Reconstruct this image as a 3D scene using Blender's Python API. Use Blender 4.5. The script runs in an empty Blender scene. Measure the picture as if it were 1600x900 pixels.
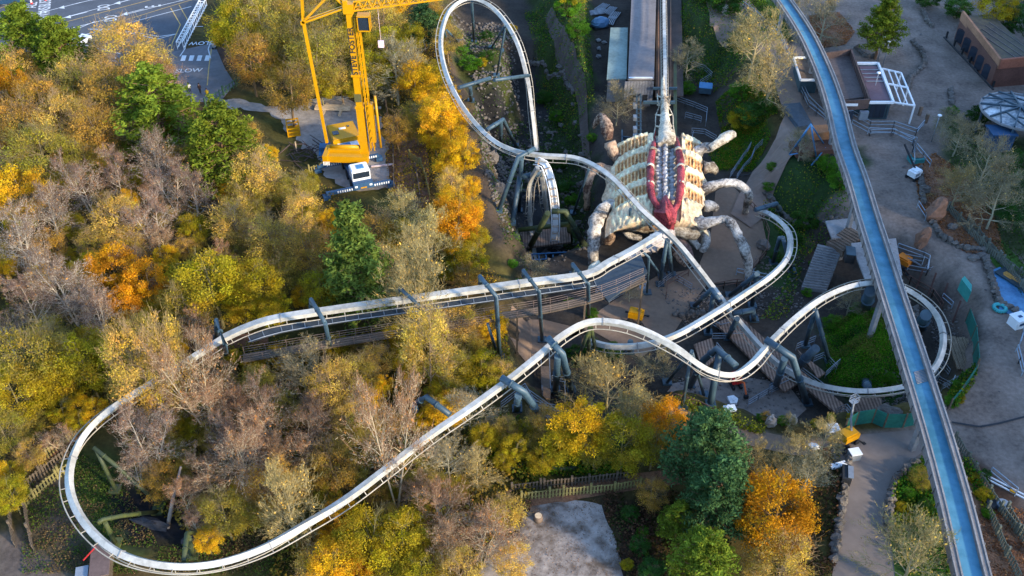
import bpy, math, random
import numpy as np
from mathutils import Vector, Matrix
R = random.Random(7); NR = np.random.default_rng(7)
sc = bpy.context.scene; COL = sc.collection
# ---------------- camera, sky, sun, exposure ----------------
F, TH, CH = 1500.0, math.radians(40), 70.0
cam = bpy.data.objects.new('camera', bpy.data.cameras.new('camera')); COL.objects.link(cam)
cam.data.lens = 36*F/1600; cam.data.sensor_width = 36; cam.data.clip_end = 3000; cam.data.clip_start = 1
cam.location = (0, 0, CH); cam.rotation_euler = (math.pi/2-TH, 0, 0); sc.camera = cam
SUN_AZ = math.atan2(.80, -.60); SUN_EL = math.radians(21)
w = bpy.data.worlds.new('World'); sc.world = w; w.use_nodes = True
nt = w.node_tree; sky = nt.nodes.new('ShaderNodeTexSky'); sky.sky_type = 'NISHITA'; sky.sun_disc = False
sky.sun_elevation = SUN_EL; sky.sun_rotation = SUN_AZ; sky.air_density = 1.0; sky.dust_density = .6; sky.ozone_density = 4.0
nt.links.new(sky.outputs[0], nt.nodes['Background'].inputs[0]); nt.nodes['Background'].inputs[1].default_value = 0.15
sl = bpy.data.lights.new('sun', 'SUN'); sl.energy = 2.0; sl.angle = math.radians(4); sl.color = (1, .83, .60)
so = bpy.data.objects.new('sun', sl); COL.objects.link(so)
sd = Vector((.80*math.cos(SUN_EL), -.60*math.cos(SUN_EL), math.sin(SUN_EL)))
so.rotation_euler = (-sd).to_track_quat('-Z', 'Y').to_euler(); so.location = (120, -60, 120)
sc.view_settings.view_transform = 'Standard'; sc.view_settings.look = 'None'
sc.view_settings.gamma = 1; sc.view_settings.exposure = 1.92
sc.cycles.max_bounces = 5; sc.cycles.diffuse_bounces = 2; sc.cycles.transmission_bounces = 3; sc.cycles.transparent_max_bounces = 4
# ---------------- picture <-> place ----------------
s_, c_ = math.sin(TH), math.cos(TH)
def ray(u, v):
    a, b = (u-800)/F, (450-v)/F
    return Vector((a, c_+b*s_, -s_+b*c_))
def P(u, v, z=0.0):
    d = ray(u, v); t = (z-CH)/d.z
    return Vector((d.x*t, d.y*t, z))
def proj(p):
    x, y, z = p[0], p[1], p[2]-CH
    dep = y*c_-z*s_; up = y*s_+z*c_
    return 800+F*x/dep, 450-F*up/dep, dep
def sdist(X, Y, poly):
    n = len(poly); d = np.full(X.shape, 1e18); ins = np.zeros(X.shape, bool)
    for i in range(n):
        ax, ay = poly[i][0], poly[i][1]; bx, by = poly[(i+1) % n][0], poly[(i+1) % n][1]
        ex, ey = bx-ax, by-ay; wx, wy = X-ax, Y-ay
        t = np.clip((wx*ex+wy*ey)/(ex*ex+ey*ey+1e-12), 0, 1)
        d = np.minimum(d, (wx-ex*t)**2+(wy-ey*t)**2)
        c = ((ay > Y) != (by > Y)) & (X < (bx-ax)*(Y-ay)/((by-ay) if by != ay else 1e-12)+ax)
        ins ^= c
    d = np.sqrt(d); return np.where(ins, -d, d)
def wob(X, Y, s=1.0, seed=0):
    r = np.random.default_rng(seed); o = np.zeros(X.shape)
    for k in range(7):
        a = r.uniform(0, 6.28); f = s*r.uniform(.5, 2.2); o += np.sin(X*f*math.cos(a)+Y*f*math.sin(a)+r.uniform(0, 6.28))
    return o/4
def PP(z, *pts): return [P(u, v, z) for u, v in pts]
LEV = [  # polygon, level, slope width
 (PP(-5, (706,20),(735,150),(775,270),(812,430),(800,530),(815,620),(870,665),(960,690),(1050,640),(1180,680),(1250,690),(1310,676),(1420,662),(1478,620),(1500,560),(1480,490),(1420,440),(1345,400),(1300,370),(1250,330),(1195,300),(1200,262),(1175,225),(1135,170),(1140,90),(1065,60),(1065,-30),(915,-30),(905,60),(915,140),(870,60),(820,-40),(720,-40)), -5, 5.0),
 (PP(-11, (745,200),(800,120),(865,130),(905,220),(915,330),(925,420),(830,450),(795,350)), -11, 5.5),
 (PP(-2, (1330,490),(1400,480),(1425,540),(1400,590),(1330,570)), -2.2, 6.0),
 (PP(-2, (720,60),(790,60),(800,110),(780,140),(720,130)), -2.0, 4.0),
]
def terr(X, Y):
    X = np.asarray(X, float); Y = np.asarray(Y, float)
    h = 0.25*wob(X, Y, .12, 3)*np.clip((4-X)/10, 0, 1)
    h = h + np.clip((-20-X)/40, 0, 1)*.6
    for poly, z, wd in LEV:
        s = sdist(X, Y, poly)+.5*wob(X, Y, .5, 5)
        t = np.clip(.5-s/wd, 0, 1); t = t*t*(3-2*t); h = h*(1-t)+z*t
        if wd > 4: h = h+4*t*(1-t)*.45*wob(X, Y, 1.6, 9)
    foot = np.maximum(66, .56*(.766*Y+45)+8); t = np.clip((X-foot)/32, 0, 1); h = h+22*t*t*(3-2*t)  # rise added at far right, out of view, to help shade the plaza
    return h
def tz(x, y): return float(terr(np.array([x]), np.array([y]))[0])
def G(u, v, h=0.0):
    d = ray(u, v); z = 4-np.arange(165)*.1; t = (z-CH)/d.z; g = terr(d.x*t, d.y*t)+h; i = int(np.argmax(z <= g))
    return Vector((d.x*t[i], d.y*t[i], g[i])) if z[i] <= g[i] else P(u, v, 0)
def top_z(b, vt):   # height at which a vertical from b reaches picture row vt
    lo, hi = b.z, b.z+60
    for _ in range(40):
        m = (lo+hi)/2
        if proj((b.x, b.y, m))[1] > vt: lo = m
        else: hi = m
    return lo
# ---------------- materials ----------------
MATS = {}
def mat(name, col, rough=.8, metal=0, var=.25, scale=3.0, bump=.0, col2=None, kind=None, spec=.3, planks=None, emit=None, con=.3):
    if name in MATS: return MATS[name]
    m = bpy.data.materials.new(name); m.use_nodes = True; n = m.node_tree; N = n.nodes; L = n.links
    b = N['Principled BSDF']; b.inputs['Roughness'].default_value = rough; b.inputs['Metallic'].default_value = metal
    b.inputs['Specular IOR Level'].default_value = spec
    geo = N.new('ShaderNodeNewGeometry'); tc = N.new('ShaderNodeTexCoord')
    n1 = N.new('ShaderNodeTexNoise'); n1.inputs['Scale'].default_value = scale; n1.inputs['Detail'].default_value = 8; n1.inputs['Roughness'].default_value = .65
    n2 = N.new('ShaderNodeTexNoise'); n2.inputs['Scale'].default_value = scale*.13; n2.inputs['Detail'].default_value = 4
    L.new(geo.outputs['Position'], n1.inputs['Vector']); L.new(geo.outputs['Position'], n2.inputs['Vector'])
    ad = N.new('ShaderNodeMath'); ad.operation = 'ADD'; L.new(n1.outputs[0], ad.inputs[0]); L.new(n2.outputs[0], ad.inputs[1])
    mr = N.new('ShaderNodeMapRange'); mr.inputs[1].default_value = 1-con; mr.inputs[2].default_value = 1+con
    L.new(ad.outputs[0], mr.inputs[0])
    mx = N.new('ShaderNodeMix'); mx.data_type = 'RGBA'; L.new(mr.outputs[0], mx.inputs[0])
    a = [c*(1-var) for c in col[:3]]; c2 = col2 or [min(1, c*(1+var)) for c in col[:3]]
    mx.inputs[6].default_value = (*a, 1); mx.inputs[7].default_value = (*c2[:3], 1)
    out = mx.outputs[2]
    if kind == 'attr':
        at = N.new('ShaderNodeAttribute'); at.attribute_name = 'col'; m2 = N.new('ShaderNodeMix'); m2.data_type = 'RGBA'; m2.blend_type = 'MULTIPLY'; m2.inputs[0].default_value = 1
        L.new(out, m2.inputs[6]); L.new(at.outputs[0], m2.inputs[7]); out = m2.outputs[2]
    if planks:
        wv = N.new('ShaderNodeTexWave'); wv.inputs['Scale'].default_value = planks; wv.inputs['Distortion'].default_value = .3; wv.bands_direction = 'DIAGONAL' if kind == 'diag' else 'X'
        L.new(geo.outputs['Position'], wv.inputs['Vector']); m3 = N.new('ShaderNodeMix'); m3.data_type = 'RGBA'; m3.blend_type = 'MULTIPLY'; m3.inputs[0].default_value = .6
        L.new(out, m3.inputs[6]); L.new(wv.outputs[0], m3.inputs[7]); out = m3.outputs[2]
    L.new(out, b.inputs['Base Color'])
    if bump:
        bp = N.new('ShaderNodeBump'); bp.inputs['Strength'].default_value = bump; bp.inputs['Distance'].default_value = .15
        L.new(n1.outputs[0], bp.inputs['Height']); L.new(bp.outputs[0], b.inputs['Normal'])
    MATS[name] = m; return m
def leafmat(name, transl=.3, rgh=1):
    m = bpy.data.materials.new(name); m.use_nodes = True; n = m.node_tree; N = n.nodes; L = n.links
    N.remove(N['Principled BSDF'])
    oi = N.new('ShaderNodeObjectInfo'); at = N.new('ShaderNodeAttribute'); at.attribute_name = 'col'
    mx = N.new('ShaderNodeMix'); mx.data_type = 'RGBA'; mx.blend_type = 'MULTIPLY'; mx.inputs[0].default_value = 1
    L.new(oi.outputs['Color'], mx.inputs[6]); L.new(at.outputs[0], mx.inputs[7])
    d = N.new('ShaderNodeBsdfDiffuse'); t = N.new('ShaderNodeBsdfTranslucent'); s = N.new('ShaderNodeMixShader'); s.inputs[0].default_value = transl
    L.new(mx.outputs[2], d.inputs[0]); L.new(mx.outputs[2], t.inputs[0]); L.new(d.outputs[0], s.inputs[1]); L.new(t.outputs[0], s.inputs[2])
    L.new(s.outputs[0], N['Material Output'].inputs[0]); return m
LEAF = leafmat('leaves', .35); TWIG = leafmat('twigs', 0)
STEEL = mat('painted_blue_grey_steel', (.025,.055,.085), .5, .0, .3, 1.2, col2=(.06,.11,.14), spec=.5)
MOSSY = mat('mossy_steel', (.03,.05,.05), .6, 0, .3, 1.0, col2=(.085,.10,.022))
WHITE = mat('weathered_white_paint', (.34,.33,.285), .5, 0, .25, 1.4, col2=(.60,.585,.53), con=.3)
RAIL = mat('cream_rail_paint', (.36,.32,.25), .4, 0, .3, 2.5)
RUST = mat('rusty_cream_paint', (.45,.30,.18), .6, 0, .4, 3)
YEL = mat('yellow_machine_paint', (.52,.25,.002), .4, 0, .10, 2.0)
DARK = mat('dark_rubber', (.02,.022,.025), .7, 0, .3, 4)
DBLUE = mat('dark_blue_paint', (.03,.08,.16), .5, 0, .3, 3)
TEALP = mat('teal_mesh', (.015,.13,.10), .7, 0, .35, 3)
GALV = mat('galvanised_steel', (.25,.28,.31), .4, .3, .2, 5)
BLUEM = mat('blue_painted_metal', (.06,.20,.38), .5, 0, .2, 4)
WOOD = mat('weathered_timber', (.17,.12,.085), .85, 0, .4, 5, .3)
PALEW = mat('pale_timber', (.58,.44,.28), .8, 0, .25, 6)
PICK = mat('mossy_fence_timber', (.20,.17,.06), .85, 0, .35, 5)
DPICK = mat('grey_brown_fence_timber', (.11,.085,.06), .85, 0, .35, 5)
ROCK = mat('grey_brown_rock', (.13,.115,.10), .9, 0, .4, 2.2, .8)
RSTONE = mat('red_brown_rock', (.22,.125,.085), .9, 0, .35, 2, .8)
CONC = mat('grey_concrete', (.25,.245,.24), .85, 0, .3, 2.5, .2)
GLASS = mat('dark_glass', (.02,.03,.045), .12, 0, .2, 1, spec=.8)
WPLAS = mat('clean_white_panel', (.78,.80,.80), .45, 0, .08, 2)
RED = mat('red_paint', (.50,.03,.03), .5, 0, .25, 3)
REDP = mat('red_sinew', (.22,.015,.025), .6, 0, .5, 5, 1.0, col2=(.45,.07,.08), con=.15)
BONE = mat('cream_bone', (.26,.19,.12), .75, 0, .4, 3.0, 1.0, col2=(.74,.66,.50), con=.2)
BONEG = mat('grey_bone', (.17,.14,.115), .8, 0, .4, 3.2, 1.0, col2=(.68,.62,.53), con=.18)
BONEB = mat('brown_bone', (.12,.06,.04), .8, 0, .4, 3.0, 1.0, col2=(.48,.33,.22), con=.14)
SKIN = mat('skin', (.45,.27,.19), .6, 0, .1, 4)
# ---------------- mesh building ----------------
def mesh_np(name, V, Fq, m, col=None, smooth=False):
    me = bpy.data.meshes.new(name); V = np.asarray(V, np.float32); Fq = np.asarray(Fq, np.int32); k = Fq.shape[1]
    me.vertices.add(len(V)); me.vertices.foreach_set('co', V.ravel()); me.loops.add(Fq.size); me.loops.foreach_set('vertex_index', Fq.ravel())
    me.polygons.add(len(Fq)); me.polygons.foreach_set('loop_start', np.arange(0, Fq.size, k, dtype=np.int32)); me.polygons.foreach_set('loop_total', np.full(len(Fq), k, np.int32))
    if smooth: me.polygons.foreach_set('use_smooth', np.ones(len(Fq), bool))
    if col is not None:
        a = me.color_attributes.new('col', 'FLOAT_COLOR', 'POINT'); c = np.ones((len(V), 4), np.float32); c[:, :3] = col; a.data.foreach_set('color', c.ravel())
    me.update(); me.validate(); me.materials.append(m); return me
def link(name, me, parent=None):
    o = bpy.data.objects.new(name, me); COL.objects.link(o)
    if parent is not None:
        o.parent = parent
        if parent.get('_w') or parent.type == 'MESH': pass
        if parent.get('_w'): o.location = -Vector(parent.location)
    return o
def props(o, label=None, cat=None, group=None, kind=None):
    if label: o['label'] = label
    if cat: o['category'] = cat
    if group: o['group'] = group
    if kind: o['kind'] = kind
    return o
def thing(name, label, cat, loc=(0,0,0), group=None, world=True):
    o = bpy.data.objects.new(name, None); COL.objects.link(o); o.location = loc; o.empty_display_size = .3
    if world: o['_w'] = 1
    return props(o, label, cat, group)
class MB:
    def __init__(s): s.v = []; s.f = []; s.sm = []
    def add(s, vs, fs, sm=False):
        b = len(s.v); s.v += [Vector(v) for v in vs]; s.f += [[b+i for i in f] for f in fs]; s.sm += [sm]*len(fs); return s
    def box(s, c, size, rz=0, M=None):
        hx, hy, hz = size[0]/2, size[1]/2, size[2]/2; c = Vector(c); ca, sa = math.cos(rz), math.sin(rz); vs = []
        for z in (-hz, hz):
            for x, y in ((-hx,-hy),(hx,-hy),(hx,hy),(-hx,hy)): 
                p = Vector((c.x+x*ca-y*sa, c.y+x*sa+y*ca, c.z+z)); vs.append(M @ p if M else p)
        return s.add(vs, [(0,3,2,1),(4,5,6,7),(0,1,5,4),(1,2,6,5),(2,3,7,6),(3,0,4,7)])
    def beam(s, a, b, w, h=None, up=(0,0,1)):
        a, b = Vector(a), Vector(b); h = h or w; t = (b-a)
        if t.length < 1e-6: return s
        t.normalize(); u = Vector(up)
        if abs(t.dot(u)) > .97: u = Vector((0,1,0))
        r = t.cross(u).normalized(); u = r.cross(t)
        vs = [p+r*x*w/2+u*y*h/2 for p in (a, b) for x, y in ((-1,-1),(1,-1),(1,1),(-1,1))]
        return s.add(vs, [(0,1,2,3),(7,6,5,4),(0,4,5,1),(1,5,6,2),(2,6,7,3),(3,7,4,0)])
    def tube(s, pts, r, n=8, cap=True, noise=0, seed=0):
        pts = [Vector(p) for p in pts]; rs = r if isinstance(r, (list, tuple)) else [r]*len(pts); rr = random.Random(seed)
        vs = []; up = Vector((.13,.21,1)).normalized(); prev = None
        for i, p in enumerate(pts):
            t = (pts[min(i+1, len(pts)-1)]-pts[max(i-1, 0)]).normalized()
            a = (prev if prev else (up if abs(t.dot(up)) < .95 else Vector((1,0,0)))); a = (a-t*a.dot(t)).normalized(); prev = a; b = t.cross(a)
            for k in range(n):
                q = 2*math.pi*k/n; f = 1+noise*(rr.random()-.5)*2
                vs.append(p+(a*math.cos(q)+b*math.sin(q))*rs[i]*f)
        fs = [(i*n+k, i*n+(k+1) % n, (i+1)*n+(k+1) % n, (i+1)*n+k) for i in range(len(pts)-1) for k in range(n)]
        s.add(vs, fs, True)
        if cap:
            b = len(s.v)-len(vs); s.f += [[b+k for k in range(n)][::-1], [b+(len(pts)-1)*n+k for k in range(n)]]; s.sm += [False, False]
        return s
    def prism(s, poly, z0, z1):
        n = len(poly); a = [Vector((p[0], p[1], z0)) for p in poly]; b = [Vector((p[0], p[1], z1)) for p in poly]
        A = sum(a[i].x*a[(i+1) % n].y-a[(i+1) % n].x*a[i].y for i in range(n))
        if A < 0: a.reverse(); b.reverse()
        return s.add(a+b, [tuple(range(n))[::-1], tuple(range(n, 2*n))]+[(i, (i+1) % n, n+(i+1) % n, n+i) for i in range(n)])
    def quad(s, *vs): return s.add(vs, [tuple(range(len(vs)))])
    def blob(s, c, r, seed=0, nz=.25, seg=8, rings=5):
        rr = random.Random(seed); c = Vector(c); vs = [c+Vector((0,0,-r[2]))]; fs = []
        for i in range(1, rings):
            ph = math.pi*i/rings
            for k in range(seg):
                q = 2*math.pi*(k+.5*(i % 2))/seg; f = 1+nz*(rr.random()-.5)*2
                vs.append(c+Vector((r[0]*math.sin(ph)*math.cos(q)*f, r[1]*math.sin(ph)*math.sin(q)*f, -r[2]*math.cos(ph)*f)))
        vs.append(c+Vector((0,0,r[2])))
        for k in range(seg): fs.append((0, 1+(k+1) % seg, 1+k)); fs.append((len(vs)-1, 1+(rings-2)*seg+k, 1+(rings-2)*seg+(k+1) % seg))
        for i in range(rings-2):
            for k in range(seg): a = 1+i*seg; fs.append((a+k, a+(k+1) % seg, a+seg+(k+1) % seg, a+seg+k))
        return s.add(vs, fs, False)
    def build(s, name, m, parent=None):
        me = bpy.data.meshes.new(name); me.from_pydata([tuple(v) for v in s.v], [], s.f)
        me.polygons.foreach_set('use_smooth', s.sm); me.update(); me.materials.append(m); return link(name, me, parent)
def solo(mb, name, m, label, cat, group=None):   # a thing that is one mesh, origin at its base
    c = Vector((0,0,0))
    for v in mb.v: c += v
    c /= len(mb.v); c.z = min(v.z for v in mb.v); mb.v = [v-c for v in mb.v]
    o = mb.build(name, m); o.location = c; return props(o, label, cat, group)
def crom(pts, step=1.0):
    pts = [np.array(p, float) for p in pts]; P_ = [2*pts[0]-pts[1]]+pts+[2*pts[-1]-pts[-2]]; out = []
    for i in range(1, len(P_)-2):
        a, b, c, d = P_[i-1:i+3]; n = max(2, int(np.linalg.norm((c-b)[:3])/step))
        for k in range(n):
            t = k/n; out.append(.5*((2*b)+(c-a)*t+(2*a-5*b+4*c-d)*t*t+(3*b-a-3*c+d)*t**3))
    out.append(pts[-1]); return out
# deferred labels: look phrase + where it is, made unique at the end
DEF = []
LM = [('the yellow crane truck',565,235),('the car park lanes',150,30),('the zebra crossing',300,90),('the teardrop track loop',760,110),
('the lower left track loop',190,790),('the long straight track',610,475),('the bone creature sculpture',1035,270),('the grey station roof',1000,70),
('the round brown terrace',1150,380),('the grey gravel clearing',890,850),('the cafe with pergola',1340,130),
('the round canopy ride',1570,175),('the long brick restaurant',1540,70),('the green mound',1350,530),('the blue pond',1565,455),
('the stone stairway',1290,400),('the left end of the straight track',350,510),('the foot of the left cliff',800,440),('the red mini digger',1150,600),
('the middle yellow boom lift',995,492),('the lower right boom lift',1322,682),('the tangled track in the pit',850,280),('the white tracked machine',1430,272)]
def where(u, v):
    best = min(LM, key=lambda l: (u-l[1])**2+((v-l[2])*1.2)**2); dx, dy = u-best[1], v-best[2]; d = math.hypot(dx, dy)
    if v > 845 and 100 < u < 780: best = ('the bottom edge of the photo',); k = int(u//130); return 'by the bottom edge, '+['far left','left part','left of middle','mid left','near middle','right of middle'][min(k,5)], 0
    if u < 60: return 'at the left edge, '+('near the top' if v < 130 else 'upper part' if v < 300 else 'halfway down' if v < 480 else 'lower part' if v < 680 else 'near the bottom'), 0
    if d < 22: return 'right beside '+best[0], d
    a = math.degrees(math.atan2(-dy, dx)) % 360
    w = ['right of','above right of','above','above left of','left of','below left of','below','below right of'][int(((a+22.5) % 360)//45)]
    return w+' '+best[0], d
def defer(o, look, u, v): DEF.append((o, look, u, v))
def resolve():
    g = {}
    for o, look, u, v in DEF:
        wd, d = where(u, v); g.setdefault((look, wd), []).append((d, v, u, o))
    rk = ['first','second','third','fourth','fifth','sixth','seventh','eighth','ninth','tenth','eleventh','twelfth','thirteenth','fourteenth','fifteenth','sixteenth','seventeenth','eighteenth','nineteenth','twentieth','twenty-first','twenty-second','twenty-third','twenty-fourth','twenty-fifth']
    for (look, wd), l in g.items():
        l.sort(key=lambda t: t[1])
        for i, t in enumerate(l):
            t[3]['label'] = f'{look} {wd}' if len(l) == 1 else f'{look} {wd}, {rk[min(i,24)]} down'
# ---------------- ground ----------------
xs = np.concatenate([np.arange(-700, -110, 40), np.arange(-110, 112, .6), np.arange(120, 700, 40)])
ys = np.concatenate([np.arange(-400, 36, 20), np.arange(36, 200, .6), np.arange(205, 1200, 45)])
X, Y = np.meshgrid(xs, ys); Z = terr(X, Y)
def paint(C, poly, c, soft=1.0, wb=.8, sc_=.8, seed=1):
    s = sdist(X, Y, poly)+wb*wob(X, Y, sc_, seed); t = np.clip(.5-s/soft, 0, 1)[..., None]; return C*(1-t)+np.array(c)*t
nz1 = np.clip(.5+.5*wob(X, Y, .5, 11), 0, 1)[..., None]; nz2 = np.clip(.5+.6*wob(X, Y, 1.7, 12), 0, 1)[..., None]
C = np.array([.13,.085,.035])*(1-nz1)+np.array([.10,.10,.02])*nz1; C = C*(1-.35*nz2)
def pz(z, *p): return PP(z, *p)
plaza = pz(0, (1120,-90),(1700,-90),(1760,300),(1720,960),(1290,990),(1325,740),(1270,700),(1180,690),(1060,660),(1040,620),(1240,690),(1430,664),(1492,620),(1515,580),(1500,500),(1455,455),(1395,410),(1345,385),(1300,360),(1250,330),(1195,300),(1165,270),(1185,225),(1240,200),(1250,110),(1190,40))
C = paint(C, plaza, (.275,.215,.175), .8, .2)
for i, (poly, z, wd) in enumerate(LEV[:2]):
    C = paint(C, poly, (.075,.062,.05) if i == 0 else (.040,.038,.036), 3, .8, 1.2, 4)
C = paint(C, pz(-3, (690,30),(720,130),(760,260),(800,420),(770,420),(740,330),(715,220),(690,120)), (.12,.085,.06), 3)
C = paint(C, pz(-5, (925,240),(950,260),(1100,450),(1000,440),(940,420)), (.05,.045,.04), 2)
# green mound, ivy slopes
for p, c in [(pz(-3, (1290,500),(1340,470),(1400,460),(1440,560),(1410,605),(1330,610),(1285,570)), (.03,.085,.012)),
             (pz(0, (1115,190),(1160,160),(1200,170),(1205,200),(1180,215),(1130,215)), (.045,.09,.015)),
             (pz(0, (750,650),(880,670),(1000,700),(980,745),(840,745),(760,720)), (.05,.085,.015)),
             (pz(0, (100,700),(180,720),(230,870),(150,860)), (.045,.08,.02)),
             (pz(0, (40,740),(110,760),(150,880),(60,880)), (.10,.08,.06)),
             (pz(0, (0,840),(60,850),(130,910),(0,930)), (.15,.12,.10)),
             (pz(0, (1480,180),(1610,220),(1640,420),(1560,380),(1470,330)), (.075,.095,.035)),
             (pz(-4, (1180,250),(1230,240),(1340,270),(1330,330),(1270,350),(1240,440),(1200,440)), (.035,.07,.02)),
             (pz(0, (1050,-40),(1220,-40),(1240,60),(1170,90),(1100,80),(1060,60)), (.05,.08,.025)),
             (pz(0, (820,-40),(925,-40),(925,150),(880,110),(840,30)), (.05,.075,.02)),
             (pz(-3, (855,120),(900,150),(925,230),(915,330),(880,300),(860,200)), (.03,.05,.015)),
             (pz(0, (700,60),(800,60),(805,130),(730,135)), (.07,.08,.02)),
             (pz(0, (330,40),(400,90),(420,150),(390,110),(345,100)), (.13,.07,.045)),
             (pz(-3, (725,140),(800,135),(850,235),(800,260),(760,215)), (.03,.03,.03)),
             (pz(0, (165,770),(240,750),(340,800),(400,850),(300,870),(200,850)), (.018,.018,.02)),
             (pz(0, (940,780),(1010,790),(1030,900),(970,900)), (.06,.04,.025)),
             (pz(0, (1500,700),(1600,780),(1640,900),(1530,900)), (.10,.06,.04))]:
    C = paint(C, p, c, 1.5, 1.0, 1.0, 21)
V = np.stack([X, Y, Z], -1).reshape(-1, 3); ny, nx = X.shape
I = np.arange(ny*nx).reshape(ny, nx); Q = np.stack([I[:-1,:-1], I[:-1,1:], I[1:,1:], I[1:,:-1]], -1).reshape(-1, 4)
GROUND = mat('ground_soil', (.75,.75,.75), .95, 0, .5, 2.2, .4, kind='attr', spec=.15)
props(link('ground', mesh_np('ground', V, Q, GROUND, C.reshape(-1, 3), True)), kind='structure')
import bmesh
def ragged(poly, amp, st=.8):
    out = []; rr = random.Random(5)
    for a, b in zip(poly, poly[1:]+poly[:1]):
        n = max(1, int((b-a).length/st)); nrm = Vector((-(b-a).y, (b-a).x, 0)).normalized()
        for i in range(n): p = a.lerp(b, i/n); out.append(p+nrm*(amp*(rr.random()-.5)+amp*float(wob(np.array([p.x]), np.array([p.y]), .9, 2)[0])) if i else p)
    return out
def drape(name, pts, m, off=.06, step=1.5, zref=0, raw=False, kind='structure', rag=0):
    poly = pts if raw else PP(zref, *pts)
    poly = ragged(poly, rag) if rag else poly
    bm = bmesh.new(); vs = [bm.verts.new((p[0], p[1], 0)) for p in poly]
    f = bm.faces.new(vs); f.normal_update()
    if f.normal.z < 0: f.normal_flip()
    bmesh.ops.triangulate(bm, faces=[f])
    x0, x1 = min(p[0] for p in poly), max(p[0] for p in poly); y0, y1 = min(p[1] for p in poly), max(p[1] for p in poly)
    for ax, a, b in ((0, x0, x1), (1, y0, y1)):
        k = a+step
        while k < b:
            co = (k, 0, 0) if ax == 0 else (0, k, 0); no = (1,0,0) if ax == 0 else (0,1,0)
            bmesh.ops.bisect_plane(bm, geom=bm.verts[:]+bm.edges[:]+bm.faces[:], plane_co=co, plane_no=no); k += step
    A = np.array([(v.co.x, v.co.y) for v in bm.verts]); zz = terr(A[:, 0], A[:, 1])
    for v, z in zip(bm.verts, zz): v.co.z = z+off
    me = bpy.data.meshes.new(name); bm.to_mesh(me); bm.free(); me.materials.append(m); o = link(name, me)
    return props(o, kind=kind) if kind else o
def band(line, wd, z=0):      # a strip polygon round a picture-space line, width in metres
    p = [P(u, v, z) for u, v in line]; L_, R_ = [], []
    for i, q in enumerate(p):
        t = (p[min(i+1, len(p)-1)]-p[max(i-1, 0)]); t.z = 0; t.normalize(); n = Vector((-t.y, t.x, 0)); L_.append(q+n*wd/2); R_.append(q-n*wd/2)
    return L_+R_[::-1]
ASPH = mat('asphalt', (.075,.085,.10), .9, 0, .2, 3, .1)
PAVE = mat('plaza_paving', (.235,.17,.13), .85, 0, .22, .8, .1)
TERR = mat('brown_resin_path', (.21,.145,.10), .9, 0, .2, 2.0, .1)
GRAV = mat('pale_gravel', (.29,.26,.23), .95, 0, .35, 1.6, .6)
GRAV2 = mat('grey_gravel', (.19,.145,.11), .95, 0, .45, .8, .6, col2=(.37,.325,.285), con=.16)
LITR = mat('fallen_leaves', (.16,.075,.04), .95, 0, .6, 7, .6, col2=(.34,.17,.09))
PAINT = mat('white_road_paint', (.55,.58,.60), .7, 0, .25, 5); YPAINT = mat('yellow_road_paint', (.45,.30,.09), .7, 0, .3, 5)
BLUEW = mat('pale_blue_pool_floor', (.055,.17,.33), .35, 0, .3, 2.0, .1, col2=(.12,.32,.52))
GRASS = mat('rough_grass', (.045,.10,.014), .95, 0, .5, 3, .8)
drape('car_park', [(-60,-60),(330,-60),(322,10),(290,80),(330,95),(345,130),(322,165),(270,160),(180,130),(-60,130)], ASPH)
drape('access_road', [(270,85),(335,70),(352,110),(368,135),(345,165),(300,165),(262,110)], mat('worn_asphalt', (.13,.13,.14), .9, 0, .3, 1.2), .075)
drape('gravel_pad', [(345,160),(400,165),(455,172),(520,150),(585,165),(600,215),(608,270),(612,298),(540,303),(505,275),(490,235),(470,235),(440,190),(400,178),(340,172)], GRAV, .07, rag=.7)
drape('leaf_bank', [(600,175),(660,195),(670,250),(672,330),(640,330),(612,300),(604,240)], LITR, .05)
drape('gravel_clearing', [(815,815),(830,792),(870,785),(940,790),(950,820),(975,905),(975,990),(700,990),(770,850)], GRAV2, .07, rag=.4)
drape('road', [(1325,990),(1300,900),(1322,760),(1325,700),(1340,680),(1430,672),(1450,700),(1405,735),(1388,760),(1384,820),(1400,880),(1410,990)], mat('road_surface', (.20,.165,.14), .85, 0, .2, .8, .1), .06)
drape('footpath', [(1060,640),(1160,668),(1260,690),(1330,690),(1330,712),(1240,712),(1150,692),(1070,668)], TERR, .065)
drape('terrace', [(1118,300),(1140,286),(1165,312),(1190,340),(1197,375),(1185,410),(1160,440),(1105,445),(1085,470),(1050,525),(1000,560),(930,520),(850,500),(800,510),(790,560),(830,580),(870,530),(960,470),(1030,430),(1090,420),(1110,370)], TERR, .07, zref=-5)
drape('worksite_floor', [(1050,600),(1130,585),(1230,600),(1260,640),(1225,672),(1150,655),(1040,625)], mat('concrete_dust', (.20,.165,.14), .9, 0, .35, 1.2, .2), .07, zref=-5)
0 and drape('sunken_channel', [(1070,465),(1110,445),(1160,520),(1250,600),(1200,620),(1130,560)], mat('wet_dark_concrete', (.03,.035,.04), .5, 0, .3, 2), .08, zref=-5)
0 and drape('rocky_pit_floor', [(740,150),(800,130),(860,240),(915,330),(935,420),(860,450),(800,420),(770,300)], mat('dark_rubble', (.035,.037,.04), .9, 0, .6, 1.5, 1.0, col2=(.11,.11,.11)), .05, zref=-9)
drape('upper_path', [(1090,-40),(1150,-20),(1195,30),(1228,62),(1246,120),(1252,160),(1262,183),(1318,188),(1345,260),(1310,246),(1240,243),(1218,262),(1206,290),(1182,308),(1150,287),(1163,258),(1184,226),(1214,206),(1226,182),(1215,150),(1205,110),(1160,60),(1110,30)], PAVE, .22, step=.6)
drape('brown_path', [(877,80),(905,130),(912,190),(918,240),(927,240),(922,180),(918,130),(895,80),(862,20),(850,20)], mat('dirt_path', (.10,.075,.06), .9, 0, .3, 2), .2, step=.6, zref=-3)
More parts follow.
